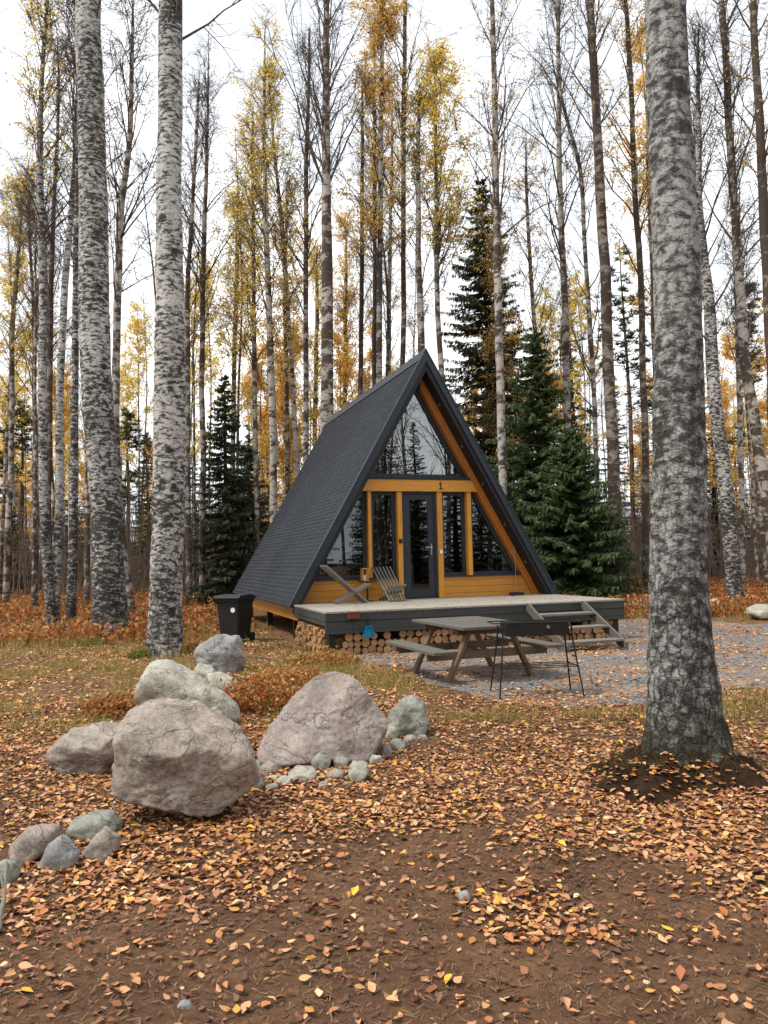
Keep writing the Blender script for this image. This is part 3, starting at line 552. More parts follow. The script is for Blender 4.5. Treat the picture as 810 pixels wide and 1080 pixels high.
# ------------------------------------------------------------------ cabin
CO = (CX, CY, 0)
cabin = thing('cabin', 'black shingled A-frame cabin with varnished pine gable and glass front', 'cabin', CO, YAW)
WH, H, ZB, LR, G = 3.02, 6.0, .72, 8.3, .46
SLP = (H-ZB)/WH; TV = .40   # vertical roof thickness
zin = lambda s: H-TV-SLP*abs(s)
for sg in (-1, 1):  # roof slabs
    ob = MB(); s0 = WH*sg; si = (H-TV-ZB)/SLP*sg
    ob.prism([(0, H), (s0, ZB), (si, ZB), (0, H-TV)], 'y', 0, LR)
    rf = ob.build('roof', M['soffit'], cabin)
    # shingle field, every tile a hexagon-bottomed plate lying over the row beneath
    Lsl = math.hypot(WH, H-ZB); ux, uz = sg*WH/Lsl, -(H-ZB)/Lsl; nxn, nzn = abs(uz), abs(ux)
    wv, rv = .135, .10; Vv, Fv, Cv = [], [], []; rr = random.Random(4)
    rows = int(Lsl/rv)+1
    for r_i in range(rows):
        c0 = (r_i % 2)*wv/2
        for k in range(-1, int(LR/wv)+2):
            y0 = k*wv+c0; d0 = r_i*rv
            pl = [(y0+.003, d0-.02), (y0+wv-.003, d0-.02), (y0+wv-.003, d0+rv*.72), (y0+wv*.5, d0+rv*1.42), (y0+.003, d0+rv*.72)]
            pl = [(min(max(a, -.012), LR+.01), min(max(b, 0), Lsl+.015)) for a, b in pl]
            if pl[1][0]-pl[0][0] < .01: continue
            b0 = len(Vv); tt = rr.uniform(0, .003)
            for a, b in pl:
                l = .006+tt+.007*(b-(d0-.02))/(rv*1.44)
                Vv.append((ux*b+nxn*sg*l, a, H+uz*b+nzn*l))
            for a, b in pl:
                Vv.append((ux*b+nxn*sg*.001, a, H+uz*b+nzn*.001))
            Fv.append([b0+i for i in range(5)]); sh = rr.random()
            Cv += [(sh, sh, sh)]*10
            for i in range(5): Fv.append([b0+i, b0+5+i, b0+5+(i+1) % 5, b0+(i+1) % 5])
    me = bpy.data.meshes.new('shingles'); me.from_pydata(Vv, [], Fv); ca = me.color_attributes.new('col', 'FLOAT_COLOR', 'POINT')
    ca.data.foreach_set('color', np.array([(*c, 1) for c in Cv], np.float32).ravel()); link('shingles', me, M['shingle'], rf)
    # barge board along the front edge and its raised drip rail
    b = MB(); e = .0
    b.prism([(0, H+.035), (s0*1.006, ZB-.02), (s0*.955, ZB-.02), (0, H-.20)], 'y', -.035, -.004); b.build('barge_board', M['dark_frame'], rf)
    b = MB(); b.prism([(0, H+.075), (s0*1.012, ZB-.02), (s0*1.0, ZB-.02), (0, H+.030)], 'y', -.05, .05); b.build('drip_rail', M['dark_frame'], rf)
    if sg > 0:
        for s_, z_ in ((.39,4.9),(.90,4.04),(1.37,3.2),(1.88,2.35),(2.36,1.51)):
            q = Vector((s_, .22, zin(s_))); nn = Vector((-SLP, 0, -1)).normalized()
            b = MB(); b.tube([q-nn*.004, q+nn*.03], [.045, .038], 14); b.build('soffit_light', M['lamp_dark'], rf)
b = MB(); b.prism([(-.13, H-.16), (0, H+.085), (.13, H-.16), (.10, H-.2), (0, H+.02), (-.10, H-.2)], 'y', -.04, LR+.02); b.build('ridge_cap', M['dark_frame'], cabin)
# gable wall pieces (front face at y=G)
RW = .17  # horizontal rafter width
zr = lambda s: H-TV-.006-SLP*abs(s)
RL = .04
top = H-TV-.006
for sg, rw_, mt in ((-1, RL, 'black'), (1, RW, 'rafter_wood')):
    b = MB(); b.prism([(0, top), (sg*(top-.752)/SLP, .752), (sg*((top-.752)/SLP-rw_), .752), (0, top-rw_*SLP)], 'y', G-.10, G+.06)
    b.build('rafter', M[mt], cabin)
BZ0, BZ1 = 3.05, 3.30
hw = lambda z: (H-TV-.012-z)/SLP-RW
hl = lambda z: (H-TV-.012-z)/SLP-RL
b = MB(); b.prism([(-hl(BZ0), BZ0), (hw(BZ0), BZ0), (hw(BZ1), BZ1), (-hl(BZ1), BZ1)], 'y', G-.13, G+.06); beam = b.build('beam', M['pine_beam'], cabin)
b = MB(); b.prism([(-hl(BZ1)+.01, BZ1+.002), (hw(BZ1)-.01, BZ1+.002), (hw(BZ1+.05)-.01, BZ1+.05), (-hl(BZ1+.05)+.01, BZ1+.05)], 'y', G-.15, G+.06); b.build('flashing', M['black'], cabin)
# gable window: frame + pane
def tri_frame(outer, inner, y0, y1, name, mat, parent):
    bb = MB(); n = len(outer)
    for i in range(n):
        j = (i+1) % n; bb.prism([outer[i], outer[j], inner[j], inner[i]], 'y', y0, y1)
    return bb.build(name, mat, parent)
def offset_poly(P, d):
    n = len(P); out = []
    A = sum(P[i][0]*P[(i+1) % n][1]-P[(i+1) % n][0]*P[i][1] for i in range(n)); sgn = 1 if A > 0 else -1
    for i in range(n):
        p0, p1, p2 = Vector(P[i-1]), Vector(P[i]), Vector(P[(i+1) % n]); e1 = (p1-p0).normalized(); e2 = (p2-p1).normalized()
        n1 = Vector((-e1.y, e1.x))*sgn; n2 = Vector((-e2.y, e2.x))*sgn; m = (n1+n2).normalized(); out.append(tuple(p1+m*(d/max(.2, m.dot(n1)))))
    return out
def window(poly, fw, name='window', y0=G+.0, recess=.07, gm='glass'):
    inner = offset_poly(poly, fw); w = tri_frame(poly, inner, y0+recess-.03, y0+recess+.05, name, M['dark_frame'], cabin)
    bb = MB(); bb.prism(offset_poly(poly, fw-.006), 'y', y0+recess+.010, y0+recess+.018); bb.build('pane', M[gm], w); return w
zt = H-TV-.012-RW*SLP-.01
xa = -(RW-RL)/2; window([(-hl(BZ1+.05)+.01, BZ1+.052), (hw(BZ1+.05)-.01, BZ1+.052), (xa, zt+.02+RW*SLP-(RW+RL)/2*SLP)], .085, recess=.09, gm='glass_gable')
DZ = .75
# posts
PST = [(-1.25,-1.17),(-.59,-.48),(.33,.45),(1.04,1.14)]
for a, c_ in PST:
    z0 = DZ+.002 if a in (-.59, .33) else DZ+.47
    b = MB(); b.box(a, c_, G-.09, G+.06, z0, BZ0-.002, .004); b.build('post', M['pine_post'], cabin)
# lower pine panels
hwp = lambda z: (H-TV-.012-z)/SLP-RW
b = MB(); b.prism([(.452, DZ+.004), (hwp(DZ), DZ+.004), (hwp(DZ+.44), DZ+.44), (.452, DZ+.44)], 'y', G-.05, G+.06); b.build('wall_panel', M['pine_wood'], cabin)
b = MB(); b.prism([(-.592, DZ+.004), (-hl(DZ), DZ+.004), (-hl(DZ+.44), DZ+.44), (-.592, DZ+.44)], 'y', G-.05, G+.06); b.build('wall_panel', M['pine_wood'], cabin)
b = MB(); b.box(.46, hwp(DZ+.46)-.01, G-.09, G+.05, DZ+.442, DZ+.468); b.build('window_sill', M['dark_frame'], cabin)
b = MB(); b.box(-hl(DZ+.46)+.01, -.60, G-.09, G+.05, DZ+.442, DZ+.468); b.build('window_sill', M['dark_frame'], cabin)
SZ = DZ+.47
window([(.455, SZ), (1.035, SZ), (1.035, BZ0-.004), (.455, BZ0-.004)], .07)
window([(1.145, SZ), (hwp(SZ)-.01, SZ), (hwp(BZ0)-.01, BZ0-.004), (1.145, BZ0-.004)], .07)
window([(-1.165, SZ), (-.595, SZ), (-.595, BZ0-.004), (-1.165, BZ0-.004)], .07)
window([(-1.255, SZ), (-1.255, BZ0-.004), (-hl(BZ0)+.01, BZ0-.004), (-hl(SZ)+.01, SZ)], .07)
# door
dr = tri_frame([(-.476, DZ+.004), (.326, DZ+.004), (.326, BZ0-.004), (-.476, BZ0-.004)], [(-.42, DZ+.03), (.27, DZ+.03), (.27, BZ0-.055), (-.42, BZ0-.055)], G-.03, G+.07, 'door', M['dark_frame'], cabin)
lf = tri_frame([(-.415, DZ+.035), (.265, DZ+.035), (.265, BZ0-.06), (-.415, BZ0-.06)], [(-.285, DZ+.20), (.135, DZ+.20), (.135, BZ0-.17), (-.285, BZ0-.17)], G-.01, G+.05, 'door_leaf', M['dark_frame'], dr)
b = MB(); b.box(-.292, .142, G+.018, G+.026, DZ+.193, BZ0-.163); b.build('door_glass', M['glass'], dr)
b = MB(); b.box(.185, .215, G-.022, G-.011, 1.68, 1.92, .003); b.tube([(.20, G-.02, 1.84), (.20, G-.07, 1.84)], .011, 8); b.tube([(.205, G-.065, 1.84), (.07, G-.065, 1.84)], .010, 8); b.build('door_handle', M['steel'], dr)
# number 1 plate on the beam (a figure with foot and flag)
b = MB(); cx1, cz1 = .41, 3.175; k = .075
b.prism([(cx1-.16*k*2, cz1-k), (cx1+.45*k*1.6, cz1-k), (cx1+.45*k*1.6, cz1-k*.80), (cx1+.18*k, cz1-k*.80), (cx1+.18*k, cz1+k), (cx1-.10*k, cz1+k), (cx1-.60*k, cz1+k*.62), (cx1-.60*k, cz1+k*.40), (cx1-.16*k, cz1+k*.58), (cx1-.16*k, cz1-k*.80), (cx1-.60*k, cz1-k*.80), (cx1-.60*k, cz1-k)], 'y', G-.142, G-.131); b.build('house_number', M['black'], beam)
b = MB(); b.box(-.57, -.50, G-.13, G-.092, 1.94, 2.03, .006); b.build('key_box', M['black'], cabin)
b = MB(); b.box(.36, .42, G-.115, G-.092, 1.70, 1.78, .005); b.build('light_switch', M['white'], cabin)
b = MB(); b.tube([(2.16, G-.11, 1.95), (2.17, G-.115, 1.4), (2.16, G-.12, .80)], .006, 6); b.build('hanging_cord', M['steel'], cabin)
# body: back wall, floor slab, side boarding, piles
b = MB(); s_in = (H-TV-ZB)/SLP
b.prism([(0, H-TV-.02), (s_in-.02, ZB+.01), (-s_in+.02, ZB+.01)], 'y', LR-.5, LR-.42); b.build('back_wall', M['interior'], cabin)
b = MB(); b.box(-s_in+.03, s_in-.03, G+.07, LR-.42, .62, .755); b.build('floor', M['interior'], cabin)
b = MB()
b.box(-2.86, -2.80, .02, LR-.3, .43, .715); b.build('side_boarding', M['pine_side'], cabin)
b = MB(); b.box(2.80, 2.86, .02, LR-.3, .43, .715); b.build('side_boarding', M['pine_side'], cabin)
b = MB(); b.box(-2.79, 2.79, LR-.36, LR-.3, .43, .715); b.build('rear_boarding', M['pine_wood'], cabin)
for s_ in (-2.6, 0, 2.6):
    for n_ in (1.3, 4.5, 7.7):
        b = MB(); b.box(s_-.07, s_+.07, n_-.07, n_+.07, -.1, .615); b.build('pile', M['black'], cabin)
# interior furniture seen through the glass
bed = thing('bed', 'bed with pale blue bedding inside the left cabin window', 'bed', cab(-1.75, 1.6, .756), YAW)
MB().box(-.45, .45, -.95, .95, .0, .30, .02).build('bed_base', M['interior'], bed)
MB().box(-.44, .44, -.94, .94, .302, .50, .05).build('mattress', M['fabric'], bed)
MB().box(-.36, .36, -.92, -.45, .502, .72, .08).build('pillow', M['fabric'], bed)
# ------------------------------------------------------------------ deck
DT = 2.51; D0, D1 = -2.94, 2.93
deck = thing('deck', 'raised timber deck with pale boards and dark fascia in front of the cabin', 'deck', CO, YAW)
b = MB(); x = D0
i = 0
rr = random.Random(2)
while x < D1-.02:
    x1 = min(x+.115, D1); b.box(x, x1-.004, -DT-.012, G-.052, DZ-.03+rr.uniform(-.0015, .0015), DZ+rr.uniform(-.001, .001)); x += .12
b.build('deck_boards', M['deck_top'], deck)
FB = DZ-.375
b = MB(); b.box(D0+.0, D1, -DT, -DT+.04, DZ-.17, DZ-.032, .003); b.box(D0, D1, -DT+.004, -DT+.04, FB, DZ-.174, .003); b.build('fascia', M['deck_dark'], deck)
b = MB(); b.box(D0, D0+.04, -DT+.042, .0, DZ-.17, DZ-.032, .003); b.box(D0+.004, D0+.04, -DT+.042, .0, DZ-.24, DZ-.174, .003); b.build('side_fascia', M['deck_dark_side'], deck)
b = MB(); b.box(D1-.04, D1, -DT+.042, .4, FB, DZ-.032, .003); b.build('side_fascia', M['deck_dark_side'], deck)
for n_ in (-1.9, -1.2, -.5, .3): 
    b = MB(); b.box(D0+.05, D1-.05, n_, n_+.05, DZ-.2, DZ-.033); b.build('joist', M['deck_dark'], deck)
for s_, n_ in ((D0+.14, -DT+.16), (0, -DT+.62), (D1-.14, -DT+.16), (D0+.14, -.2), (D1-.14, -.2)):
    b = MB(); b.box(s_-.06, s_+.06, n_-.06, n_+.06, -.08, FB+.12); b.build('deck_post', M['black'], deck)
rd = np.random.default_rng(77); n = 260; ls, ln_ = rd.uniform(D0+.1, D1-.1, n), -DT+.05+(DT+.3)*rd.random(n)**1.0; k = fbm(ls*1.5, ln_*1.5, 8) > .5; ls, ln_ = ls[k], ln_[k]
lx, ly = CX+ls*math.cos(YAW)-ln_*math.sin(YAW), CY+ls*math.sin(YAW)+ln_*math.cos(YAW); lv, lf_, lc_ = leaves_mesh(lx, ly, rd.uniform(.025, .05, len(lx)), np.full(len(lx), DZ+.001), tilt=.1, seed=6)
tag(link('deck_leaves', npmesh('deck_leaves', lv, [lf_], col=lc_), M['litter']), 'few fallen leaves lying on the pale deck boards', 'fallen leaves', kind='stuff')
# steps
st = thing('deck_steps', 'open three tread dark wooden steps leading up to the right part of the deck', 'steps', cab(1.42, -DT-.003, 0), YAW)
for x_ in (-.58, .58):
    b = MB(); b.prism([(0, .62), (0, .75), (-.06, .75), (-1.32, .10), (-1.32, .0), (-1.16, .0)], 'x', x_-.022, x_+.022); b.build('stringer', M['table_wood'], st)
for y_, z_ in ((-.32, .55), (-.72, .34), (-1.12, .14)):
    b = MB(); b.box(-.556, .556, y_-.14, y_+.14, z_-.02, z_+.02, .004); b.build('tread', M['old_wood'], st)
# ------------------------------------------------------------------ firewood
def log_mesh(r, L, seed):
    rr = random.Random(seed); n = 14; rad = [r*rr.uniform(.92, 1.05) for _ in range(n)]
    bm = bmesh.new(); A = []
    for y_ in (0, .012, L):
        f = .97 if y_ == 0 else 1; A.append([bm.verts.new((math.cos(2*math.pi*k/n)*rad[k]*f, y_, math.sin(2*math.pi*k/n)*rad[k]*f)) for k in range(n)])
    f0 = bm.faces.new(A[0]); f1 = bm.faces.new(A[2][::-1]); f0.material_index = f1.material_index = 1
    for a, b_ in zip(A, A[1:]):
        for k in range(n): bm.faces.new((a[k], b_[k], b_[(k+1) % n], a[(k+1) % n]))
    bmesh.ops.recalc_face_normals(bm, faces=bm.faces[:]); me = bpy.data.meshes.new('firewood_log'); bm.to_mesh(me); bm.free(); me.materials.append(M['log_bark']); me.materials.append(M['log_end']); return me
LM = [log_mesh(1, 6.2, i) for i in range(5)]
rr = random.Random(9)
def put_log(name, me, s, n, z, rz, sc, label, group):
    o = bpy.data.objects.new(name, me); COL.objects.link(o); p = cab(s, n, z); o.location = p
    o.rotation_euler = (0, rr.uniform(0, 6), YAW+rz) if name == 'firewood_log' else (rr.uniform(-.15,.15), rr.uniform(0, 6), YAW+rz); o.scale = (sc, sc, sc) if isinstance(sc, float) else sc; tag(o, label, 'log', group); return o
for row in range(3):
    s = D0+.26+row*.05
    while s < D1-.22:
        r = rr.uniform(.054, .080)
        if row == 2 and rr.random() < .12: s += 2*r; continue
        z = .055+row*.118+rr.uniform(-.008, .008)+.01
        if not (-.12 < s < .12 and False): put_log('firewood_log', rr.choice(LM), s+r, -DT+.10+rr.uniform(0, .07), z, rr.uniform(-.02, .02), r, 'round cut firewood log end showing in the long pile beneath the deck front', 'round logs piled beneath the deck front')
        s += 2*r+.003
def split_mesh(seed):
    rr = random.Random(seed); a = rr.uniform(.9, 1.5); pts = [(0, 0)]+[(math.cos(t_)*1.0, math.sin(t_)*1.0) for t_ in [a*k/4 for k in range(5)]]
    cx = sum(p[0] for p in pts)/6; cy = sum(p[1] for p in pts)/6
    b = MB(); b.prism([((p[0]-cx)*1.3, (p[1]-cy)*1.3) for p in pts], 'y', 0, 4.5); me = bpy.data.meshes.new('split_log'); bmesh.ops.recalc_face_normals(b.bm, faces=b.bm.faces[:]); b.bm.to_mesh(me); b.bm.free(); me.materials.append(M['split']); return me
SP = [split_mesh(i) for i in range(6)]
for row in range(5):
    n_ = -DT+.30
    while n_ < -.15:
        w = rr.uniform(.06, .095)
        o = put_log('split_log', rr.choice(SP), D0+.03+rr.uniform(-.05, .04), n_+w/2, .05+row*.085+rr.uniform(-.02, .02), -math.pi/2, rr.uniform(.06, .085), 'split pale firewood log in the stack filling the left side of the deck', 'split logs stacked at the left side of the deck')
        n_ += w
# ------------------------------------------------------------------ deck furniture
def stick_chair(label, loc, rz, sc=.92):
    c = thing('slat_chair', label, 'chair', loc, rz); c.scale = (sc, sc, sc)   # faces +x
    for k in range(6):
        yy = (k-2.5)*.088; f = 1+.25
        MB().beam((-.56, yy*1.12, .82), (.36, yy*.9, .02), .030, .048, (0, 0, 1), .003).build('back_slat', M['old_wood'], c)
    for k in range(5):
        yy = (k-2)*.088
        MB().beam((.44, yy*1.05, .40), (-.30, yy, .02), .030, .048, (0, 0, 1), .003).build('seat_slat', M['old_wood'], c)
    for x_, z_, r_ in ((.11, .235, .010), (-.32, .60, .006), (.36, .355, .006)):
        b = MB(); b.tube([(x_, -.26, z_), (x_, .26, z_)], r_, 8); b.build('cross_rod', M['iron'], c)
    return c
stick_chair('grey slatted X-shaped chair seen from its side at the left end of the deck', cab(-1.90, -.33, DZ+.004), YAW)
stick_chair('grey slatted chair facing out beside the cabin door', cab(-.93, -.08, DZ+.004), YAW+R(-84), .84)
stb = thing('side_table', 'small round black side table between the two slatted chairs', 'table', cab(-1.36, .16, DZ+.002), YAW)
b = MB(); b.tube([(0,0,.40),(0,0,.42)], .19, 24); b.build('table_top', M['black'], stb)
b = MB()
b.tube([(0,0,.0),(0,0,.399)], .018, 8); b.tube([(0,0,0),(0,0,.015)], .13, 20); b.build('pedestal', M['black'], stb)
lan = thing('lantern', 'small pale wooden lantern standing on the round side table', 'lantern', cab(-1.42, .14, DZ+.423), YAW)
b = MB()
for x_ in (-.055, .055):
    for y_ in (-.055, .055): b.box(x_-.011, x_+.011, y_-.011, y_+.011, .02, .24)
b.box(-.07, .07, -.07, .07, 0, .02); b.box(-.07, .07, -.07, .07, .24, .262); b.build('lantern_frame', M['pine_post'], lan)
b = MB(); b.tube([(0,0,.021),(0,0,.12)], .03, 12); b.build('candle', M['white'], lan)
o = MB().prism([(-.17,0),(.17,0),(.11,.07),(-.11,.07)], 'y', -.10, .10).build('boot_tray', M['black']); o.location = cab(2.1, .20, DZ+.002); o.rotation_euler = (0,0,YAW); tag(o, 'dark wedge shaped boot tray lying on the deck under the hanging cord', 'boot tray')
# red box and blue dustpan hanging on fascia
rb = thing('red_box', 'small dull red metal box fixed to the dark deck fascia', 'box', cab(-2.46, -DT-.003, .62), YAW)
MB().box(-.10, .10, -.08, 0, 0, .10, .006).build('box_body', M['red_box'], rb)
MB().box(-.105, .105, -.085, 0, .102, .115).build('box_lid', M['red_box'], rb)
b = MB(); b.tube([(-.02, -.04, -.002), (-.02, -.05, -.62)], .006, 6); b.build('cable', M['black'], rb)
dp = thing('dustpan', 'bright blue dustpan hanging by its dark handle from the deck fascia', 'dustpan', cab(-2.20, -DT-.012, .30), YAW)
b = MB(); b.prism([(-.10, 0), (.10, 0), (.055, .19), (-.055, .19)], 'y', -.008, 0); b.prism([(-.10, 0), (-.055, .19), (-.047, .19), (-.09, 0)], 'y', -.05, -.009); b.prism([(.10, 0), (.055, .19), (.047, .19), (.09, 0)], 'y', -.05, -.009); b.prism([(-.055, .19), (.055, .19), (.052, .175), (-.052, .175)], 'y', -.05, -.009); b.build('pan', M['blue_plastic'], dp)
b = MB(); b.tube([(0, -.02, .19), (0, -.02, .34)], .018, 8); b.build('handle', M['black'], dp)
# ------------------------------------------------------------------ wheelie bin
wb = thing('wheelie_bin', 'black wheelie bin with lid standing left of the cabin', 'bin', (-3.12, 16.0, ghs(-3.12, 16)), R(-20)); wb.scale = (.92, .92, .92)
bm = bmesh.new(); rings = []
for z_, w_, d_ in ((.06, .22, .24), (.10, .235, .26), (.88, .285, .33), (.90, .305, .35), (.96, .305, .35)):
    rings.append([bm.verts.new(p) for p in ((-w_,-d_,z_),(w_,-d_,z_),(w_,d_,z_),(-w_,d_,z_))])
for a, c_ in zip(rings, rings[1:]):
    for k in range(4): bm.faces.new((a[k], a[(k+1)%4], c_[(k+1)%4], c_[k]))
bm.faces.new(rings[0][::-1]); bm.faces.new(rings[-1]); bmesh.ops.bevel(bm, geom=[e for e in bm.edges if abs(e.verts[0].co.z-e.verts[1].co.z) > .03], offset=.03, segments=3, affect='EDGES')
me = bpy.data.meshes.new('bin_body'); bm.to_mesh(me); bm.free(); body = link('bin_body', me, M['bin_plastic'], wb)
b = MB(); b.prism([(-.39, .962), (.36, .962), (.37, 1.0), (.1, 1.055), (-.30, 1.04), (-.40, .985)], 'x', -.325, .325); b.build('lid', M['bin_plastic'], wb)
b = MB(); b.tube([(-.25, .37, .93), (-.25, .43, .95), (.25, .43, .95), (.25, .37, .93)], .015, 8); b.build('handle', M['bin_plastic'], wb)
for x_ in (-.27, .27):
    b = MB(); b.tube([(x_-.025, .27, .10), (x_+.025, .27, .10)], .10, 20); b.build('wheel', M['black'], wb)
b = MB(); b.tube([(.13, -.311, .72), (.13, -.321, .72)], .055, 20); b.build('round_sticker', M['white'], body)
# ------------------------------------------------------------------ picnic table
pt_ = thing('picnic_table', 'weathered A-frame picnic table with two benches in front of the deck', 'picnic table', (1.1, 10.75, ghs(1.1, 10.75)), math.atan2(.94, -.36)-math.pi/2); pt_.scale = (1.12, 1.05, 1); pt_.location.x += .06
for k in range(5):
    x_ = -.38+k*.19
    b = MB(); b.box(x_-.091, x_+.091, -.80, .80, .705, .745, .004); b.build('top_plank', M['table_wood'], pt_)
for sx in (-1, 1):
    for k in range(2):
        xc = sx*(.66+k*.125); b = MB(); b.box(xc-.06, xc+.06, -.80, .80, .415, .455, .004); b.build('bench_plank', M['table_wood'], pt_)
for y_ in (-.52, .52):
    sy = 1 if y_ > 0 else -1
    for sx in (-1, 1):
        b = MB(); b.beam((sx*.26, y_, .70), (sx*.56, y_, .0), .045, .10, (0, 1, 0), .003); b.build('leg', M['table_brown'], pt_)
    b = MB(); b.box(-.79, .79, y_-sy*.03-.022, y_-sy*.03+.022-sy*.018, .31, .413, .003); b.build('bench_support', M['table_brown'], pt_)
    b = MB(); b.box(-.42, .42, y_-sy*.048-.02, y_-sy*.048+.02, .62, .703, .003); b.build('top_batten', M['table_brown'], pt_)
b = MB(); b.beam((0, -.45, .36), (0, .45, .36), .09, .045, (0,0,1)); b.build('stretcher', M['table_brown'], pt_)
# ------------------------------------------------------------------ grill
gp = Vector((1.73, 9.15, 0)); gp.z = ghs(gp.x, gp.y)
gr = thing('charcoal_grill', 'long black charcoal grill on thin iron legs in front of the picnic table', 'grill', gp, R(5)); gr.scale = (.88, 1, 1)
b = MB(); b.box(-.40, .42, -.17, .17, .70, .708); b.box(-.40, .42, -.174, -.168, .70, .84); b.box(-.40, .42, .168, .174, .70, .84); b.box(-.405, -.399, -.174, .174, .70, .84); b.box(.419, .425, -.174, .174, .70, .84); b.build('fire_box', M['iron'], gr)
b = MB()
for k in range(30): b.tube([(-.39+k*.027, -.165, .845), (-.39+k*.027, .165, .845)], .003, 4)
b.tube([(-.58, -.17, .852), (.60, -.17, .852)], .008, 6); b.tube([(-.58, .17, .852), (.60, .17, .852)], .008, 6); b.tube([(-.58, -.17, .852), (-.58, .17, .852)], .008, 6); b.tube([(.60, -.17, .852), (.60, .17, .852)], .008, 6); b.build('grate', M['iron'], gr)
for sx in (-1, 1):
    for sy in (-1, 1):
        b = MB(); b.tube([(sx*.46+.01, sy*.14, .80), (sx*.47+.01, sy*.14, .65), (sx*.56+.01, sy*.24, .0)], [.012, .012, .011], 8); b.build('leg', M['iron'], gr)
    b = MB(); b.tube([(sx*.46+.01, -.14, .80), (sx*.46+.01, .14, .80)], .010, 6); b.tube([(sx*.40+.01, 0, .78), (sx*.46+.01, 0, .79)], .010, 6); b.build('cross_bar', M['iron'], gr)
b = MB()
for sy in (-.20, -.07, .07, .20): b.tube([(-.52, sy, .34), (.54, sy, .34)], .006, 6)
b.tube([(-.51, -.21, .34), (-.51, .21, .34)], .007, 6); b.tube([(.53, -.21, .34), (.53, .21, .34)], .007, 6); b.build('lower_rack', M['iron'], gr)
b = MB(); b.tube([(.14, -.174, .80), (.14, -.20, .80)], .02, 10); b.build('knob', M['steel'], gr)
b = MB(); b.tube([(-.47, -.15, .78), (-.44, -.20, .70), (-.44, -.21, .60), (-.47, -.2, .57)], .007, 6); b.build('hook', M['iron'], gr)
# fallen sticks
def stick(label, a, c_, r, name='fallen_branch', mat='old_wood', extra=None):
    a = Vector(a); c_ = Vector(c_); m = (a+c_)/2; rr = random.Random(int(r*1e5)); b = MB()
    pts = [a+(c_-a)*k/6-a+Vector((rr.uniform(-1, 1), rr.uniform(-1, 1), rr.uniform(-.3, .3)))*r*.7 for k in range(7)]; b.tube(pts, [r*(1-.08*k) for k in range(7)], 8)
    if extra: b.tube([pts[3], pts[3]+Vector(extra)], [r*.6, r*.3], 6)
    o = b.build(name, M[mat], None, True); o.location = a; tag(o, label, 'branch'); return o
p, q = at(0, 988), at(9, 925); stick('pale forked stick lying at the left edge below the round green stone', p+Vector((0,0,.03)), q+Vector((0,0,.09)), .013, extra=(-.08,.12,.04))
p, q = at(196, 650), at(236, 647); stick('short fallen log lying on the forest floor left of the bin', p+Vector((0,0,.07)), q+Vector((0,0,.07)), .07, mat='log_bark')
p, q = at(262, 694), at(300, 700); stick('thin dark branch lying in the grass below the bin', p+Vector((0,0,.04)), q+Vector((0,0,.05)), .022, mat='log_bark')
# ------------------------------------------------------------------ trees
def sticks_np(A, B, ra, rb, sides=3):
    A = np.asarray(A); B = np.asarray(B); n = len(A); d = B-A; d /= np.linalg.norm(d, axis=1)[:, None]+1e-9
    ref = np.where(abs(d[:, 2:3]) > .9, np.array([[1., 0, 0]]), np.array([[0, 0, 1.]])); x = np.cross(d, ref); x /= np.linalg.norm(x, axis=1)[:, None]; y = np.cross(d, x)
    V = []
    for P, r in ((A, ra), (B, rb)):
        for k in range(sides):
            t_ = 2*np.pi*k/sides; V.append(P+(x*np.cos(t_)+y*np.sin(t_))*np.asarray(r)[:, None])
    V = np.stack(V, 1).reshape(-1, 3); i0 = np.arange(n)[:, None]*2*sides
    Fq = np.concatenate([i0+np.array([k, (k+1) % sides, sides+(k+1) % sides, sides+k]) for k in range(sides)])
    return V, Fq
def trunk_mesh(pts, rads, sides, step, seed, flare=.35, rough=.03, lobes=5):
    pts = np.array(pts, float); rads = np.array(rads, float); L = np.concatenate([[0], np.cumsum(np.linalg.norm(np.diff(pts, axis=0), axis=1))])
    n = max(6, int(L[-1]/step)); t_ = np.linspace(0, L[-1], n)
    if flare: t_ = np.unique(np.concatenate([t_, np.linspace(0, min(1.2, L[-1]*.1), 10)]))
    # smooth interpolation
    P = np.stack([np.interp(t_, L, pts[:, i]) for i in range(3)], 1); Rr = np.interp(t_, L, rads)
    w = 3
    for _ in range(w): P[1:-1] = (P[:-2]+2*P[1:-1]+P[2:])/4
    rgt = np.random.default_rng(seed); z = P[:, 2]-P[0, 2]
    P[:, 0] += (fbm(z*.35, z*0+seed, seed)-.5)*min(rads[0]*.9, .10)*np.clip(z/3, 0, 1); P[:, 1] += (fbm(z*.35, z*0+seed+9, seed)-.5)*min(rads[0]*1.2, .2)*np.clip(z/3, 0, 1)
    th = np.arange(sides)*2*np.pi/sides
    fl = 1+flare*np.exp(-z[:, None]/(rads[0]*1.5))*(1+.55*np.cos(lobes*th[None]+seed)+.3*np.cos(3*th[None]+2*seed))
    nz = (fbm(th[None]/(2*np.pi)*sides/3+0*z[:, None], z[:, None]/(rads[0]*.6), seed+5, 4)-.5)*2*rough
    nz[:, -1] = (nz[:, 0]+nz[:, -2])/2
    Rm = Rr[:, None]*(fl+nz)
    V = np.stack([P[:, 0, None]+np.cos(th)*Rm, P[:, 1, None]+np.sin(th)*Rm, np.repeat(P[:, 2, None], sides, 1)], 2).reshape(-1, 3)
    m = len(t_); i = (np.arange(m-1)[:, None]*sides+np.arange(sides)[None]).ravel(); j = (np.arange(m-1)[:, None]*sides+((np.arange(sides)+1) % sides)[None]).ravel()
    return V, np.stack([i, j, j+sides, i+sides], 1), P, Rr
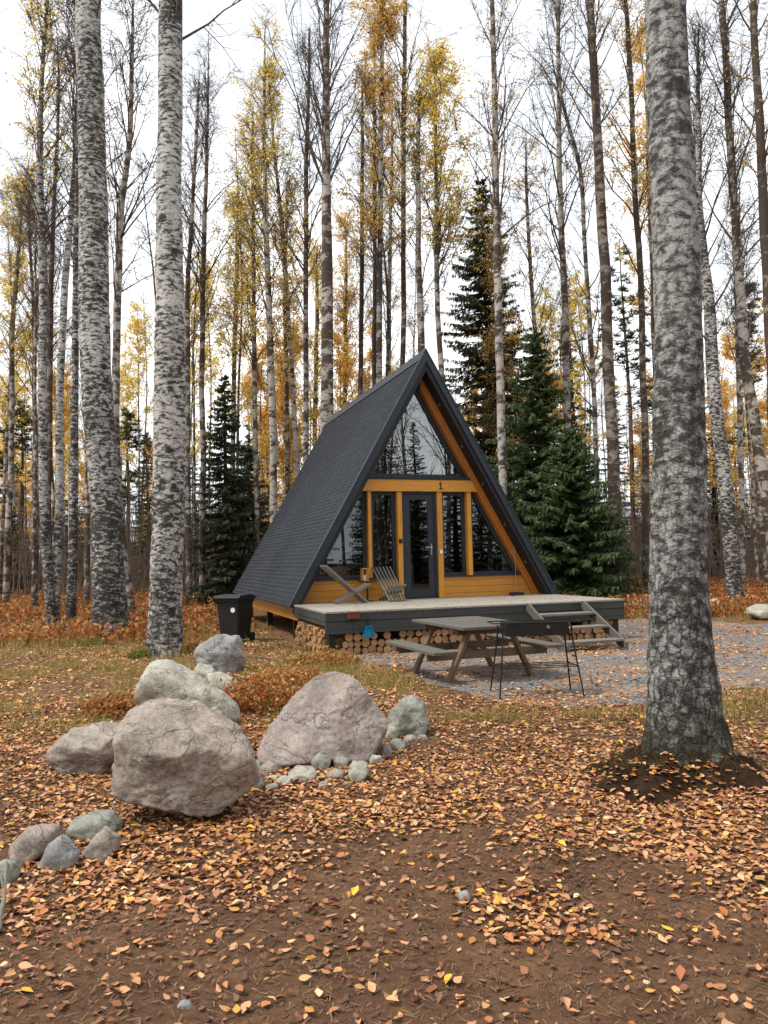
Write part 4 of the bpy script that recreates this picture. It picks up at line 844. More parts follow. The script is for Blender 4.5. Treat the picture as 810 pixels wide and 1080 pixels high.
def branches(P, Rr, rg, start, end=.97, n=30, Lm=3.0, ang=(25, 50), sec=6, twig=5, leafn=0, leafs=.07, leaf_lo=0.0, droop=.35, dead=0):
    """sticks for limbs/secondaries/twigs plus leaf quads. start/end are fractions of trunk height"""
    zt = P[:, 2]-P[0, 2]; Ht = zt[-1]; A, B, ra, rb = [], [], [], []; tips = []
    fr = np.sort(start+(end-start)*rg.random(n)**.85)
    for f in fr:
        z = f*Ht; p = np.array([np.interp(z, zt, P[:, i]) for i in range(3)]); r0 = np.interp(z, zt, Rr)
        k = (f-start)/(1-start); L = Lm*(1-.72*k)*rg.uniform(.6, 1.15)*(1 if k > .12 else .6+3*k)
        az = rg.uniform(0, 2*np.pi); an = R(rg.uniform(*ang)*(1-.35*k)); h = np.array([np.cos(az), np.sin(az), 0]); d = h*np.sin(an)+np.array([0, 0, 1])*np.cos(an)
        rr0 = min(r0*.5, .008+L*.0085); segs = 5; q = p.copy(); nodes = [q.copy()]
        for s in range(segs):
            d = d+rg.normal(0, .10, 3)+np.array([0, 0, .06-droop*.28*(s > 2)]); d /= np.linalg.norm(d); q = q+d*L/segs; nodes.append(q.copy())
            A.append(nodes[-2]); B.append(nodes[-1]); ra.append(rr0*(1-s/segs*.85)); rb.append(rr0*(1-(s+1)/segs*.85))
        nodes = np.array(nodes)
        for _ in range(sec):
            t_ = rg.uniform(.25, 1)*segs; i = min(int(t_), segs-1); b0 = nodes[i]+(nodes[i+1]-nodes[i])*(t_-i); dd = nodes[i+1]-nodes[i]; dd /= np.linalg.norm(dd)
            dd = dd+rg.normal(0, .55, 3); dd[2] += .1; dd /= np.linalg.norm(dd); l2 = L*rg.uniform(.2, .45); m = b0+dd*l2*.5; dd2 = dd+rg.normal(0, .25, 3)-np.array([0, 0, droop]); dd2 /= np.linalg.norm(dd2); e = m+dd2*l2*.5; rs = max(.005, rr0*.35)
            A += [b0, m]; B += [m, e]; ra += [rs, rs*.7]; rb += [rs*.7, rs*.4]; tips.append((b0, m, e, l2))
    T0, T1, LV, LF = [], [], None, None
    if tips:
        bb = np.array([t[0] for t in tips]); mm = np.array([t[1] for t in tips]); ee = np.array([t[2] for t in tips]); ll = np.array([t[3] for t in tips])
        ix = np.repeat(np.arange(len(tips)), twig); f = rg.random(len(ix))[:, None]; base = np.where(f < .5, bb[ix]+(mm-bb)[ix]*f*2, mm[ix]+(ee-mm)[ix]*(f*2-1))
        dv = (ee-bb)[ix]/ll[ix, None]+rg.normal(0, .7, (len(ix), 3)); dv[:, 2] -= droop*.8; dv /= np.linalg.norm(dv, axis=1)[:, None]; end_ = base+dv*rg.uniform(.25, .65, len(ix))[:, None]*min(1, Lm/2.2)
        A = np.concatenate([np.array(A), base]); B = np.concatenate([np.array(B), end_]); ra = np.concatenate([ra, np.full(len(ix), .0065)]); rb = np.concatenate([rb, np.full(len(ix), .0032)])
        if leafn:
            sel = rg.integers(0, len(ix), leafn); f = rg.random(leafn)[:, None]; c = base[sel]+(end_-base)[sel]*f+rg.normal(0, .07, (leafn, 3))
            hgt = (c[:, 2]-P[0, 2])/Ht; c = c[(hgt > leaf_lo)]; m_ = len(c)
            u = rg.normal(0, 1, (m_, 3)); u /= np.linalg.norm(u, axis=1)[:, None]; v = np.cross(u, rg.normal(0, 1, (m_, 3))); v /= np.linalg.norm(v, axis=1)[:, None]; s = leafs*rg.uniform(.6, 1.25, m_)[:, None]
            LV = np.stack([c-u*s*.6, c+v*s*.42, c+u*s*.6, c-v*s*.42], 1).reshape(-1, 3); LF = np.arange(m_*4).reshape(-1, 4)
    V, Fq = sticks_np(np.array(A), np.array(B), np.array(ra), np.array(rb)); return V, Fq, LV, LF
def add_tree(name, label, cat, loc, tm, tmat, br, leafmat_, group=None, smooth=True):
    root = thing(name, label, cat, loc, 0, group)
    link('trunk', npmesh('trunk', tm[0], [tm[1]]), tmat, root, True)
    if br is not None:
        V, Fq, LV, LF = br
        if LV is not None and len(LV):
            me = npmesh('crown', np.concatenate([V, LV]), [Fq, LF+len(V)], [0, 1]); link('crown', me, [M['twig'], leafmat_], root)
        else: link('crown', npmesh('crown', V, [Fq]), M['twig'], root)
    return root
def px_tree(pts, d=None, Ht=20, label='', mat='birch_far', start=.4, n=26, Lm=2.6, leaf=None, leafn=0, leafs=.085, sides=10, step=.5, seed=1, taper_top=True, ang=(22, 48), name='birch_tree', cat='birch', flare=.3, rough=.04, leaf_lo=0, sec=6, twig=5, fork=False, droop=.3):
    """pts [(u,v,width px)] from base upwards. d None: first point stands on the ground"""
    if d is None: d = at(pts[0][0], pts[0][1]).y
    P = [at_y(u, v, d) for u, v, w in pts]; Rw = [w/2*d/F*1.02 for u, v, w in pts]
    if P[0].z > .02:
        q = P[0].copy(); sl_ = (P[1].x-P[0].x)/(P[1].z-P[0].z); q.x -= sl_*q.z*.5; q.z = 0; P.insert(0, q); Rw.insert(0, Rw[0]*1.08)
    b = P[0].copy(); b.z = ghs(b.x, b.y)-.06
    P[0].z = b.z
    last, prev = P[-1], P[-2]
    if Ht > last.z+1:
        sl_ = (last.x-prev.x)/max(.5, last.z-prev.z); P.append(Vector((last.x+sl_*(Ht-last.z)*.6, d+random.Random(seed).uniform(-.4, .4), Ht))); Rw.append(.012)
        if Rw[-2] > .05:
            P.insert(-1, Vector((last.x+sl_*(Ht-last.z)*.45, d, last.z+(Ht-last.z)*.6))); Rw.insert(-1, Rw[-2]*.5)
    P = [np.array(p-b) for p in P]; rgt = np.random.default_rng(seed)
    tm = trunk_mesh(P, Rw, sides, step, seed, flare, rough)
    br = branches(tm[2], tm[3], rgt, start, n=int(n*1.3), Lm=Lm*1.25, ang=ang, leafn=int(leafn*1.7), leafs=leafs*.82, leaf_lo=leaf_lo, sec=sec, twig=twig, droop=droop)
    return add_tree(name, label, cat, b, tm, M[mat], br, M[leaf] if leaf else None)
px_tree([(727,818,82),(724,792,75),(724,770,71),(722,749,67),(719,700,62),(716,643,58),(714,600,56),(713,484,53),(711,370,48),(709,185,44.5),(706,0,42)], Ht=17, label='thickest grey lichened birch in the right foreground with a mossy flared foot', mat='birch_big', sides=72, step=.05, start=.62, n=24, Lm=3, flare=.24, rough=.09, seed=4)
px_tree([(117,672,37),(115,620,33),(112,570,31),(107,500,30),(103,440,31),(98,330,31),(97,200,29),(94,0,26)], Ht=23, label='large white birch left of the cabin leaning slightly left, leftmost of the two big ones', mat='birch', sides=40, step=.14, start=.6, n=34, Lm=3.5, flare=.05, rough=.04, seed=6)
px_tree([(174,692,35),(175,640,33),(176,570,33),(178,440,34),(179,330,30),(179,200,26),(179,0,25)], Ht=19, label='large straight white birch between the leaning birch and the black bin', mat='birch', sides=40, step=.12, start=.58, n=34, Lm=3.5, flare=.12, rough=.04, seed=7)
TL = [
 dict(pts=[(56,662,11),(50,600,10),(47,520,9.5),(45,430,9),(44,330,8),(43,200,7),(42,100,5),(49,0,3)], Ht=19, label='slim white birch of the touching pair far left, the one bending left', mat='birch', leaf='leaf_yellow', leafn=1300, leaf_lo=.62, start=.5, Lm=2.4, n=30),
 dict(pts=[(58,660,9),(60,600,9),(63,520,8.5),(64,453,8),(66,353,7.5),(69,290,7),(74,220,6),(79,150,4)], d=20.6, Ht=17.5, label='slim birch of the touching pair far left, the one bending right', mat='birch', start=.55, Lm=1.8),
 dict(pts=[(74,664,11),(75,640,10.5),(77,560,9),(79,470,8),(80,330,7),(81,240,6),(83,120,5)], Ht=19, label='slim white birch just left of the big leaning birch', mat='birch', start=.6, Lm=2.2),
 dict(pts=[(6,632,6.5),(9,560,6),(12,487,5.5),(13,370,5),(15,320,4.5),(20,250,3.5),(25,200,2.5)], d=31, Ht=19, label='thin dark birch at the far left edge', leaf='leaf_yellow', leafn=2600, leafs=.10, start=.35, leaf_lo=.4),
 dict(pts=[(139,640,8),(128,570,8.5),(123,500,8.5),(122,420,8.5),(124,320,8),(127,220,7),(137,150,6),(140,67,4.5),(139,20,3)], d=23, Ht=20, label='crooked birch showing between the two big left birches', start=.45, Lm=3.0, n=36),
 dict(pts=[(213,634,7),(214,487,6),(213,320,5.5),(215,250,5),(218,157,4)], d=30, Ht=23, label='straight thin birch right of the second big birch', start=.45, Lm=3.2, n=36),
 dict(pts=[(199,632,6),(198,420,5.5),(197,300,5),(203,210,4),(208,120,3.5)], d=29, Ht=21, label='thin birch hugging the right side of the second big birch', start=.4, Lm=2.6, n=34),
 dict(pts=[(36,630,4.5),(37,437,4),(35,330,3.5),(30,220,3)], d=30, Ht=17, label='thin dark sapling left of the white birch pair', mat='birch_dark', leaf='leaf_olive', leafn=1200, start=.4),
 dict(pts=[(51,640,6),(52,470,6),(53,320,5.5),(57,230,4.5),(62,100,3)], d=27, Ht=21, label='dark birch standing behind the white birch pair', mat='birch_dark', start=.4, Lm=2.6),
 dict(pts=[(91,640,6),(92,500,5),(91,420,5),(88,300,4)], d=27, Ht=18, label='pale birch half hidden by the left side of the big leaning birch', start=.5),
 dict(pts=[(345,440,14),(345,400,13),(345,300,12),(345,185,9.5),(344,90,7.5),(344,0,6)], d=27, Ht=26, label='strongest birch behind the cabin roof, forking high above the ridge end', start=.5, Lm=4.2, n=44, sides=14, ang=(15,38)),
 dict(pts=[(399,440,7),(399,400,6.5),(401,185,5.5),(403,0,4)], d=29, Ht=27, label='birch with orange leaves rising above the middle of the roof ridge', leaf='leaf_orange', leafn=6500, start=.45, leaf_lo=.5, Lm=2.6, n=46, leafs=.10),
 dict(pts=[(425,420,6),(425,385,5.5),(426,148,5),(427,0,4)], d=30, Ht=26, label='bare birch left of the cabin peak', start=.5, Lm=3.6, n=36, leaf='leaf_orange', leafn=600),
 dict(pts=[(380,440,5.5),(380,400,5),(382,250,4.5),(382,130,3.5)], d=32, Ht=23, label='thin bare birch left of the orange leaved birch', mat='birch_dark', start=.45, Lm=2.4),
 dict(pts=[(446,420,8.5),(445,363,7.5),(441,260,6),(441,167,4.5),(443,90,3)], d=28, Ht=20, label='birch standing right behind the cabin peak', start=.5, leaf='leaf_yellow', leafn=900, Lm=2.6),
 dict(pts=[(467,450,6.5),(465,400,6),(462,330,5.5),(460,260,5),(460,130,3.5),(459,60,2)], d=28, Ht=19.5, label='slender birch with golden top right of the cabin peak', leaf='leaf_yellow', leafn=5200, leaf_lo=.62, start=.55, Lm=2.8, n=40, leafs=.10),
 dict(pts=[(324,500,6),(323,400,5.5),(322,185,5),(325,100,3.5),(327,30,2.5)], d=29, Ht=23, label='straight dark birch left of the strongest birch', start=.45, Lm=3.2, n=36),
 dict(pts=[(289,560,8),(287,400,7.5),(283,300,6.5),(280,240,5.5),(279,150,4),(279,60,2.5)], d=28, Ht=22, label='birch with pale yellow leaves rising over the left roof slope', leaf='leaf_yellow', leafn=3400, start=.4, Lm=2.4, n=40),
 dict(pts=[(318,560,5),(311,440,5),(306,352,4.5),(297,240,4),(288,148,3),(284,90,2)], d=31, Ht=21, label='thin birch leaning left over the roof slope', start=.5, leaf='leaf_yellow', leafn=1400),
 dict(pts=[(271,600,5.5),(269,400,5),(267,222,3.5),(266,120,2)], d=30, Ht=20, label='thin leafy birch to the left of the roof with ochre crown', leaf='leaf_orange', leafn=3400, start=.38, Lm=2.4, n=38),
 dict(pts=[(395,430,5),(395,260,4.5),(395,110,3.5)], d=34, Ht=26, label='thin dark stem close beside the orange leaved birch', mat='birch_dark', start=.5, Lm=2.2),
 dict(pts=[(531,560,9),(528,400,8.5),(525,296,8),(523,180,7),(521,93,6),(519,0,5)], d=26, Ht=25, label='birch standing in front of the tall spruce right of the cabin peak', start=.42, Lm=3.6, n=44, leaf='leaf_orange', leafn=900),
 dict(pts=[(528,560,5),(527,400,5),(526,300,4.5),(526,215,2.5)], d=31, Ht=16.5, label='orange leaved birch grown into the tall spruce right of the cabin peak', mat='birch_dark', leaf='leaf_orange', leafn=2600, start=.25, Lm=1.6, n=34),
 dict(pts=[(655,634,15),(651,600,13.5),(647,484,12.5),(642,390,11.5),(638,296,11),(632,185,10),(628,111,9),(622,0,8)], Ht=26, label='sturdy grey birch behind the right end of the deck', mat='birch_dark', start=.62, Lm=3.6, n=30, sides=16),
 dict(pts=[(682,628,8),(680,500,7.5),(679,400,7),(676,296,6.5),(671,222,6),(667,111,5.5),(660,0,4.5)], d=27.5, Ht=25, label='birch half hidden by the left side of the foreground trunk, with ochre leaves', mat='birch_dark', leaf='leaf_orange', leafn=3200, start=.45, Lm=3.0, n=36, leaf_lo=.45),
 dict(pts=[(600,560,8),(598,400,7.5),(595,296,7),(591,200,6),(590,148,5.5),(589,0,4)], d=30, Ht=27, label='tall bare birch above the green spruce', start=.45, Lm=4.2, n=44),
 dict(pts=[(630,500,5),(624,363,5),(618,270,4.5),(615,205,4.5),(613,175,4.5),(602,140,4),(595,118,3.5),(590,90,3)], d=29, Ht=19, label='crooked thin birch bending left between two straight trunks', start=.35, Lm=3.0, n=26),
 dict(pts=[(775,637,17),(773,600,15),(769,553,15),(762,484,14),(756,440,13.5),(751,397,13),(748,333,12),(741,260,10),(737,207,6.5),(737,74,4)], Ht=18.5, label='white birch on the right leaning left towards the foreground trunk', mat='birch', start=.42, Lm=3.2, n=40, sides=16),
 dict(pts=[(822,640,13),(812,560,12),(803,500,11.5),(796,440,11),(787,389,10.5),(778,259,9),(771,148,8),(765,60,7),(760,0,6)], d=24, Ht=24, label='long birch crossing the right part of the sky with its top leaning left', mat='birch_far', start=.4, Lm=3.4, n=40),
 dict(pts=[(818,600,12),(815,400,11),(810,296,10),(807,240,9.5),(804,185,9),(795,0,7)], d=22, Ht=24, label='dark trunk at the right edge of the picture', mat='birch_dark', start=.5, Lm=3.0, n=34, leaf='leaf_orange', leafn=900),
 dict(pts=[(784,630,6),(782,520,5.5),(779,415,5),(776,320,4)], d=31, Ht=17, label='slim pale birch between the white leaning birch and the right edge', start=.45, Lm=2.4),
 dict(pts=[(577,520,5),(570,420,4.8),(563,333,4.5),(557,260,4),(555,185,3)], d=31, Ht=19, label='thin birch right of the tall spruce', start=.4, Lm=2.4, leaf='leaf_orange', leafn=800),
 dict(pts=[(694,500,5),(690,380,5),(686,250,4.5)], d=33, Ht=25, label='thin birch mostly hidden behind the foreground trunk', start=.45, leaf='leaf_orange', leafn=3800, leaf_lo=.5, leafs=.11),
 dict(pts=[(741,560,5),(738,420,4.5),(736,300,4),(734,200,3)], d=31, Ht=20, label='thin bare birch just right of the foreground trunk', start=.35, Lm=2.6),
 dict(pts=[(410,430,5),(411,300,4),(414,160,3)], d=36, Ht=24, label='thin straight stem between the orange birch and the bare birch', start=.5, leaf='leaf_orange', leafn=1500),
 dict(pts=[(243,560,5),(246,420,5),(250,300,4.5),(252,200,3)], d=33, Ht=19, label='thin birch with yellow leaves above the left dark spruce', start=.35, leaf='leaf_yellow', leafn=3800, Lm=2.2, n=36),
 dict(pts=[(304,560,5),(302,420,4.5),(300,300,4),(303,200,3)], d=36, Ht=20, label='thin orange leaved birch behind the left roof slope', start=.25, leaf='leaf_orange', leafn=4200, Lm=2.2, n=36),
 dict(pts=[(363,500,5),(364,400,4.5),(365,300,4)], d=38, Ht=19, label='orange young birch right of the strongest birch', start=.2, leaf='leaf_orange', leafn=6000, Lm=2.6, n=44),
 dict(pts=[(332,500,5),(333,400,4.5),(334,300,4)], d=40, Ht=18.5, label='dense golden young birch behind the strongest birch', start=.2, leaf='leaf_yellow', leafn=6500, Lm=2.6, n=44),
]
for i, k in enumerate(TL): px_tree(seed=20+i, **k)
# soil heaped round the foot of the foreground birch
bx = at(727, 818)
mc = (bx.x-.10, bx.y-.02); na, nr = 120, 46
def mound_h(x, y):
    dx, dy = x-mc[0], y-mc[1]; r = np.hypot(dx, dy); a = np.arctan2(dy, dx); R0 = .56+.10*np.cos(3*a+1)+.07*np.sin(5*a)+.08*np.sin(9*a+2)+.12*np.maximum(0, -np.cos(a-.7))
    q = np.clip(1-(r/R0)**2, -.3, 1); n_ = fbm(x*10, y*10, 171, 6)
    return np.where(q > 0, q, q*.12)*.17+(n_-.5)*.26*np.clip(q+.15, 0, 1)
AA, RRm = np.meshgrid(np.arange(na)*2*np.pi/na, np.linspace(.02, .95, nr)); mxx = mc[0]+np.cos(AA)*RRm; myy = mc[1]+np.sin(AA)*RRm*.9
mzz = gh(mxx, myy)+mound_h(mxx, myy)-.004; mv = np.stack([mxx-mc[0], myy-mc[1], mzz], 2).reshape(-1, 3)
mi = (np.arange(nr-1)[:, None]*na+np.arange(na)[None]).ravel(); mj = (np.arange(nr-1)[:, None]*na+((np.arange(na)+1) % na)[None]).ravel()
me = npmesh('soil_mound', mv, [np.stack([mi, mj, mj+na, mi+na], 1)])
t = NT('dark_root_soil', .95, .1); t.col(t.ramp(t.noise(7, None, 8, .75), [(.35, (.020,.012,.008)), (.55, (.055,.031,.018)), (.72, (.14,.08,.042))])); t.bump(t.noise(30, None, 8, .8), 1, .04); M['root_soil'] = t.m
o = link('soil_mound', me, M['root_soil'], smooth=True); o.location = (mc[0], mc[1], 0); tag(o, kind='structure')
rl = np.random.default_rng(12); n = 900; a = rl.uniform(0, 2*np.pi, n); q = rl.uniform(.28, 1.0, n); lx, ly = mc[0]+np.cos(a)*q, mc[1]+np.sin(a)*q; lv, lf_, lc_ = leaves_mesh(lx, ly, rl.uniform(.03, .052, n), gh(lx, ly)+np.maximum(0, mound_h(lx, ly)), seed=3)
tag(link('mound_leaves', npmesh('mound_leaves', lv, [lf_], col=lc_), M['litter']), 'few leaves caught on the dark soil heaped round the foreground trunk', 'fallen leaves', kind='stuff')
rg4 = np.random.default_rng(8); n = 1300; a = rg4.uniform(0, 2*np.pi, n); q = rg4.uniform(.26, .60, n)
fx_, fy_ = bx.x-.06+np.cos(a)*q, bx.y+np.sin(a)*q*.8
v_, f1_, f2_, c_ = blades(fx_, fy_, rg4.uniform(.03, .12, n), np.full(n, .0015), np.array([(.06,.035,.02),(.12,.07,.035),(.10,.10,.03)])[rg4.integers(0, 3, n)], 4, .9, z0=gh(fx_, fy_)+np.maximum(0, mound_h(fx_, fy_)))
tag(link('root_fibres', npmesh('root_fibres', v_, [f1_, f2_], col=c_), M['grass']), 'fine dead roots and grass on the soil round the foreground trunk', 'roots', kind='stuff')
# ---- spruces
def spruce(name, label, cat, loc, Ht, Rb, seed, mat='needle_dark', dens=1.0, low=.04, group=None, shape=.85, per=34):
    rg = np.random.default_rng(seed); tm = trunk_mesh([(0,0,-.05),(0.05,0,Ht*.5),(0,0,Ht)], [Ht*.013+.03, Ht*.008+.02, .01], 8, .8, seed, .2)
    A, B, ra, rb = [], [], [], []; LV = []; z = Ht*low
    while z < Ht*.985:
        f = (z-Ht*low)/(Ht*(1-low)); L0 = Rb*(1-f)**shape+.12; nb = int((5+4*(1-f))*dens)+1
        for k in range(nb):
            az = rg.uniform(0, 2*np.pi); L = L0*rg.uniform(.65, 1.12); h = np.array([np.cos(az), np.sin(az), 0]); up = .15+.5*f; p = np.array([0, 0, z+rg.uniform(-.1, .1)])
            m = p+h*L*.55+np.array([0, 0, L*(up*.4-.22)]); e = m+h*L*.45+np.array([0, 0, L*(up*.3-.06)]); A += [p, m]; B += [m, e]; ra += [.012+.006*L, .01]; rb += [.01, .003]
            ns = int(per*1.6*(L/Rb+.25)); t_ = rg.random(ns)**.75; c = np.where(t_[:, None] < .55, p+(m-p)*(t_/.55)[:, None], m+(e-m)*((t_-.55)/.45)[:, None])
            side = np.cross(h, [0, 0, 1]); w = (1.05-t_)*L*.30+.04; sg = rg.choice([-1, 1], ns); d = side[None]*(sg*w*rg.uniform(.4, 1, ns))[:, None]+h[None]*(w*rg.uniform(.1, .7, ns))[:, None]; d[:, 2] -= rg.uniform(.02, .22, ns)*(.5+L*.3)
            wd = np.cross(d, [0, 0, 1.0]); wd /= np.linalg.norm(wd, axis=1)[:, None]+1e-9; ww = rg.uniform(.014, .032, ns)[:, None]; wd = wd*ww; wd[:, 2] += rg.normal(0, 1, ns)*ww[:, 0]*.8
            LV.append(np.stack([c, c+d*.45+wd, c+d, c+d*.45-wd], 1))
        z += (.16+.20*(1-f))*Ht/10
    LV = np.concatenate(LV).reshape(-1, 3); V, Fq = sticks_np(A, B, np.array(ra), np.array(rb))
    return add_tree(name, label, cat, loc, tm, M['pine_bark'], (V, Fq, LV, np.arange(len(LV)).reshape(-1, 4)), M[mat], group)
def xy(u, d): p = at_y(u, 600, d); return (p.x, d, ghs(p.x, d))
def hgt(v, d, u=405): return at_y(u, v, d).z
spruce('spruce_tree', 'tall dark spruce right of the cabin peak behind a birch', 'spruce', xy(521, 33), hgt(186, 33, 517), 3.7, 1, 'needle_olive', 1.8, .05, per=85, shape=.72)
spruce('spruce_tree', 'dense dark green spruce at the right shoulder of the cabin', 'spruce', xy(573, 27), hgt(345, 27, 566), 3.1, 2, 'needle_green', 1.3, .02, per=75, shape=.7)
spruce('spruce_tree', 'bright green young spruce touching the right roof edge', 'spruce', xy(606, 25), hgt(452, 25, 606), 2.25, 3, 'needle_green', 1.3, .02, per=70, shape=.65)
spruce('spruce_tree', 'dark spruce left of the cabin roof', 'spruce', xy(238, 30), hgt(395, 30, 240), 2.0, 4, 'needle_dark', 1.1, .03, per=55)
spruce('spruce_tree', 'dark low spruce close behind the left eave of the cabin', 'spruce', xy(262, 33), hgt(470, 33, 262), 2.2, 5, 'needle_dark', 1.1, .03, per=50)
spruce('spruce_tree', 'slender far spruce seen between thin birches above the green spruce', 'spruce', xy(609, 44), hgt(285, 44, 609), 1.6, 6, 'needle_pine', .8, .2, per=35)
# ---- pines
def pine(name, label, cat, loc, Ht, seed, group=None):
    rg = np.random.default_rng(seed); tm = trunk_mesh([(0,0,-.05),(.2,0,Ht*.5),(0,.1,Ht)], [.16, .11, .02], 9, .8, seed, .2)
    A, B, ra, rb, LV = [], [], [], [], []
    for k in range(26):
        f = .45+.54*rg.random(); z = f*Ht; L = (1.15-f)*4.2*rg.uniform(.5, 1); az = rg.uniform(0, 2*np.pi); h = np.array([np.cos(az), np.sin(az), .25]); p = np.array([0, 0, z]); e = p+h*L; A.append(p); B.append(e); ra.append(.035); rb.append(.01)
        for _ in range(7):
            c0 = p+(e-p)*rg.uniform(.4, 1.05)+rg.normal(0, .25, 3); n = 42; u = rg.normal(0, 1, (n, 3)); u[:, 2] = abs(u[:, 2])*.7; u /= np.linalg.norm(u, axis=1)[:, None]
            v = np.cross(u, rg.normal(0, 1, (n, 3))); v /= np.linalg.norm(v, axis=1)[:, None]; l = rg.uniform(.15, .42, n)[:, None]; LV.append(np.stack([c0+u*.02, c0+u*l*.5+v*.022, c0+u*l, c0+u*l*.5-v*.022], 1))
    LV = np.concatenate(LV).reshape(-1, 3); V, Fq = sticks_np(A, B, np.array(ra), np.array(rb))
    return add_tree(name, label, cat, loc, tm, M['pine_bark'], (V, Fq, LV, np.arange(len(LV)).reshape(-1, 4)), M['needle_pine'], group)
pine('pine_tree', 'dark pine far behind the white birch pair on the left', 'pine', xy(20, 45), hgt(420, 45), 31)
pine('pine_tree', 'dark pine seen between the two big left birches', 'pine', xy(133, 48), hgt(430, 48), 32)
pine('pine_tree', 'tall pine between the deck-end birch and the foreground trunk', 'pine', xy(668, 42), hgt(255, 42, 668), 33)
pine('pine_tree', 'dark pine far right behind the leaning birch', 'pine', xy(800, 46), hgt(300, 46, 800), 34)
# ---- the woods behind and around, copied from a few individuals
taken = []
def free(x, y, r):
    for a, b in taken:
        if (a-x)**2+(b-y)**2 < r*r: return False
    taken.append((x, y)); return True
rf = random.Random(21)
def fill(protos, n, region, rmin, zs=(.85, 1.15), rxy=(.8, 1.15)):
    k = 0; tries = 0
    while k < n and tries < n*60:
        tries += 1; x, y = region()
        dx, dy = x-CX, y-CY; s = dx*math.cos(YAW)+dy*math.sin(YAW); m = -dx*math.sin(YAW)+dy*math.cos(YAW)
        if abs(s) < 5 and -6 < m < 12: continue
        if not free(x, y, rmin): continue
        p = rf.choice(protos); sz = rf.uniform(*zs)
        if not p.get('_used'): o = p; o['_used'] = 1; o.location = (x, y, ghs(x, y)-.03); o.rotation_euler = (R(rf.uniform(-1.5, 1.5)), R(rf.uniform(-1.8, 1.2)), rf.uniform(0, 6.28))
        else:
            o = dup(p, (x, y, ghs(x, y)-.03)); o.rotation_euler = (R(rf.uniform(-1.5, 1.5)), R(rf.uniform(-1.8, 1.2)), rf.uniform(0, 6.28))
        sxy = rf.uniform(*rxy); o.scale = (sxy, sxy, sz); k += 1
def proto_birch(i, r0, Ht, mat, leaf, leafn, label, group, start=.4, Lm=2.5, n=30, name='birch_tree', cat='birch', leafs=.10, bend=.6):
    rg = np.random.default_rng(100+i); a = rg.uniform(-bend, bend, 4)
    tm = trunk_mesh([(0,0,-.05),(a[0]*.4,a[1]*.4,Ht*.35),(a[0],a[1],Ht*.65),(a[2],a[3],Ht)], [r0, r0*.75, r0*.5, .012], 8, .9, 100+i, .2)
    br = branches(tm[2], tm[3], rg, start, n=n, Lm=Lm, leafn=leafn, leafs=leafs, sec=5, twig=4, leaf_lo=start)
    return add_tree(name, label, cat, (0, 0, 0), tm, M[mat], br, M[leaf] if leaf else None, group)
GB, LB = 'bare thin birches in the distant woods', 'bare thin birch among the distant woods behind the clearing'
GY, LY = 'yellow leaved birches in the distant woods', 'distant thin birch still carrying yellow leaves'
GO, LO = 'orange leaved young birches in the distant woods', 'distant young birch with orange leaves'
bare = [proto_birch(i, r, h, m, None, 0, LB, GB, start=.4+.05*(i % 3), n=26, Lm=2.6) for i, (r, h, m) in enumerate([(.09,21,'birch_far'),(.075,19,'birch_dark'),(.11,23,'birch_far'),(.065,17,'birch'),(.09,22,'birch_dark'),(.08,20,'birch_far')])]
yell = [proto_birch(10+i, .07, h, 'birch_far', 'leaf_yellow', 4200, LY, GY, start=.35) for i, h in enumerate((17, 20, 14))]
oran = [proto_birch(20+i, .06, h, 'birch_far', 'leaf_orange', 5000, LO, GO, start=.22, Lm=2.2) for i, h in enumerate((12, 15, 10))]
spr = [spruce('spruce_tree', 'dark spruce closing the view deep in the woods', 'spruce', (0,0,0), h, r, 60+i, 'needle_dark', 1.0, .05, group='dark spruces deep in the woods', per=30) for i, (h, r) in enumerate(((9, 2.0), (13, 2.4), (6.5, 1.7), (11, 2.0)))]
pin = [pine('pine_tree', 'dark topped pine deep in the woods', 'pine', (0,0,0), h, 80+i, group='pines deep in the woods') for i, h in enumerate((14, 17))]
def wedge(y0, y1, k=.60, pad=2):
    def f():
        y = math.sqrt(rf.uniform(y0*y0, y1*y1)); return rf.uniform(-1, 1)*(k*y+pad), y
    return f
def side(y0, y1, sgn, k0=.15, k1=.62):
    def f():
        y = math.sqrt(rf.uniform(y0*y0, y1*y1)); return sgn*rf.uniform(k0, k1)*y, y
    return f
fill(bare, 52, wedge(31, 75), 1.6)
fill(bare, 9, side(24, 34, -1, .22, .58), 1.2, (.7, .95), (.6, .9)); fill(bare, 6, side(26, 36, 1, .30, .58), 1.2, (.7, .95), (.6, .9))
fill(yell, 22, wedge(36, 66), 2.0); fill(oran, 30, wedge(34, 62), 2.0); fill(oran, 5, lambda: (rf.uniform(-7, 3), rf.uniform(31, 40)), 1.5)
fill(spr, 26, wedge(40, 58), 2.5, (.5, .9), (.9, 1.3)); fill(spr, 60, wedge(50, 88), 2.0, (.7, 1.1), (.9, 1.3)); fill(pin, 16, wedge(45, 80), 2.5, (.8, 1.1))
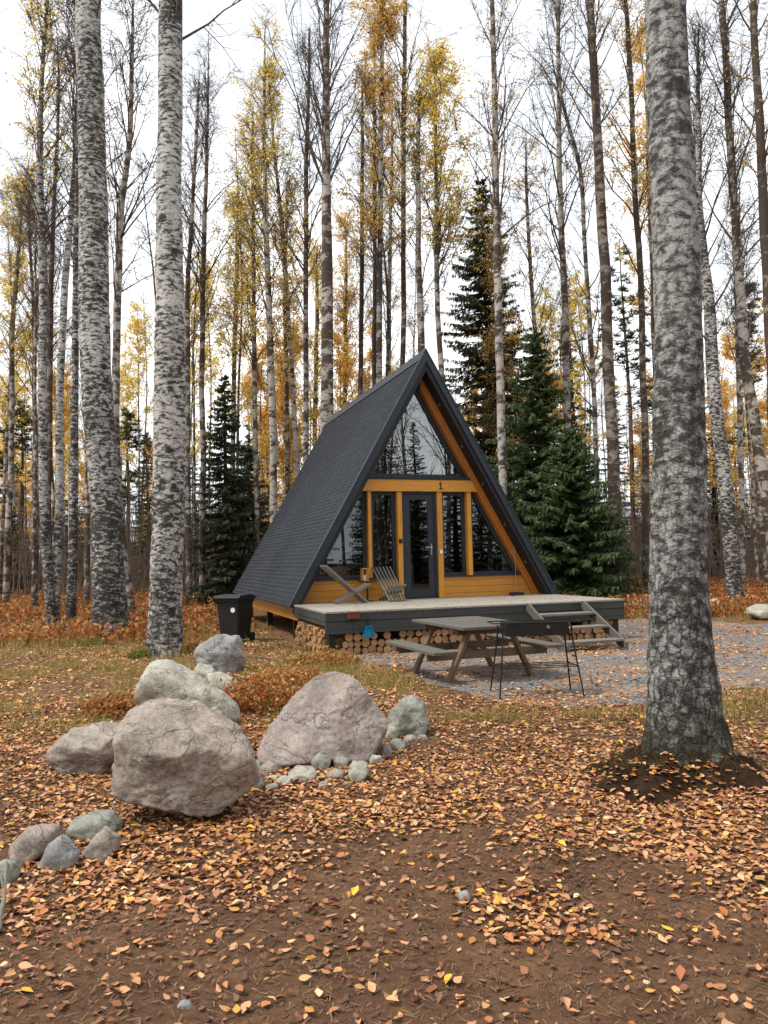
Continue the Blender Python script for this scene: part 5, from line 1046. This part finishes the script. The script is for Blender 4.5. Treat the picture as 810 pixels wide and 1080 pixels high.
# woods behind the photographer, mirrored in the panes
def back():
    a = rf.uniform(R(150), R(395)); d = rf.uniform(9, 40); return d*math.cos(a), d*math.sin(a)-2
fill(bare, 40, back, 2.0, rxy=(1.0, 1.7)); fill(yell, 6, back, 3)
def back2():
    a = rf.uniform(R(170), R(370)); d = rf.uniform(22, 48); return d*math.cos(a), d*math.sin(a)-2
fill(spr, 55, back2, 2.0, (.8, 1.2), (1.0, 1.4))
wide = [proto_birch(40+i, .14, h, 'birch_far', None, 0, 'bare wide crowned birch standing off to the right of the clearing', 'bare wide crowned birches right of the clearing', start=.12, Lm=4.2, n=46) for i, h in enumerate((16, 19))]
def refl():
    t_ = rf.uniform(15, 34); w_ = rf.uniform(-7, 7); return 1+.657*t_+.754*w_, 15.8-.754*t_+.657*w_
fill(wide, 8, lambda: next(q for q in (refl() for _ in range(500)) if q[1] < 0 or abs(q[0]) > .62*q[1]+2.5), 2.0)
for o in list(S.objects):
    if '_used' in o: del o['_used']
# brown twiggy thicket far back between the trunks
rg5 = np.random.default_rng(44); n = 9500; y = np.sqrt(rg5.uniform(33**2, 80**2, n)); x = rg5.uniform(-1, 1, n)*(.62*y+3); z = gh(x, y); h = rg5.uniform(1.5, 7.5, n)
b0 = np.stack([x, y, z], 1); ln = rg5.normal(0, .10, (n, 2)); t0 = b0+np.stack([ln[:, 0]*h, ln[:, 1]*h, h], 1)
ix = np.repeat(np.arange(n), 9); f = rg5.uniform(.15, .95, len(ix))[:, None]; p0 = b0[ix]+(t0-b0)[ix]*f; dv = rg5.normal(0, 1, (len(ix), 3)); dv[:, 2] = abs(dv[:, 2])*1.3; dv /= np.linalg.norm(dv, axis=1)[:, None]; p1 = p0+dv*(rg5.uniform(.4, 1.2, len(ix))*(1.1-f[:, 0]))[:, None]
V, Fq = sticks_np(np.concatenate([b0, p0]), np.concatenate([t0, p1]), np.concatenate([np.full(n, .022), np.full(len(ix), .010)]), np.concatenate([np.full(n, .006), np.full(len(ix), .004)]))
M['thicket'] = simple('thicket_twigs', (.15,.11,.078), .85, bump=0, var=.5, sc=.6)
tag(link('thicket', npmesh('thicket', V, [Fq]), M['thicket']), 'brown leafless thicket of saplings filling the far woods', 'thicket', kind='stuff')
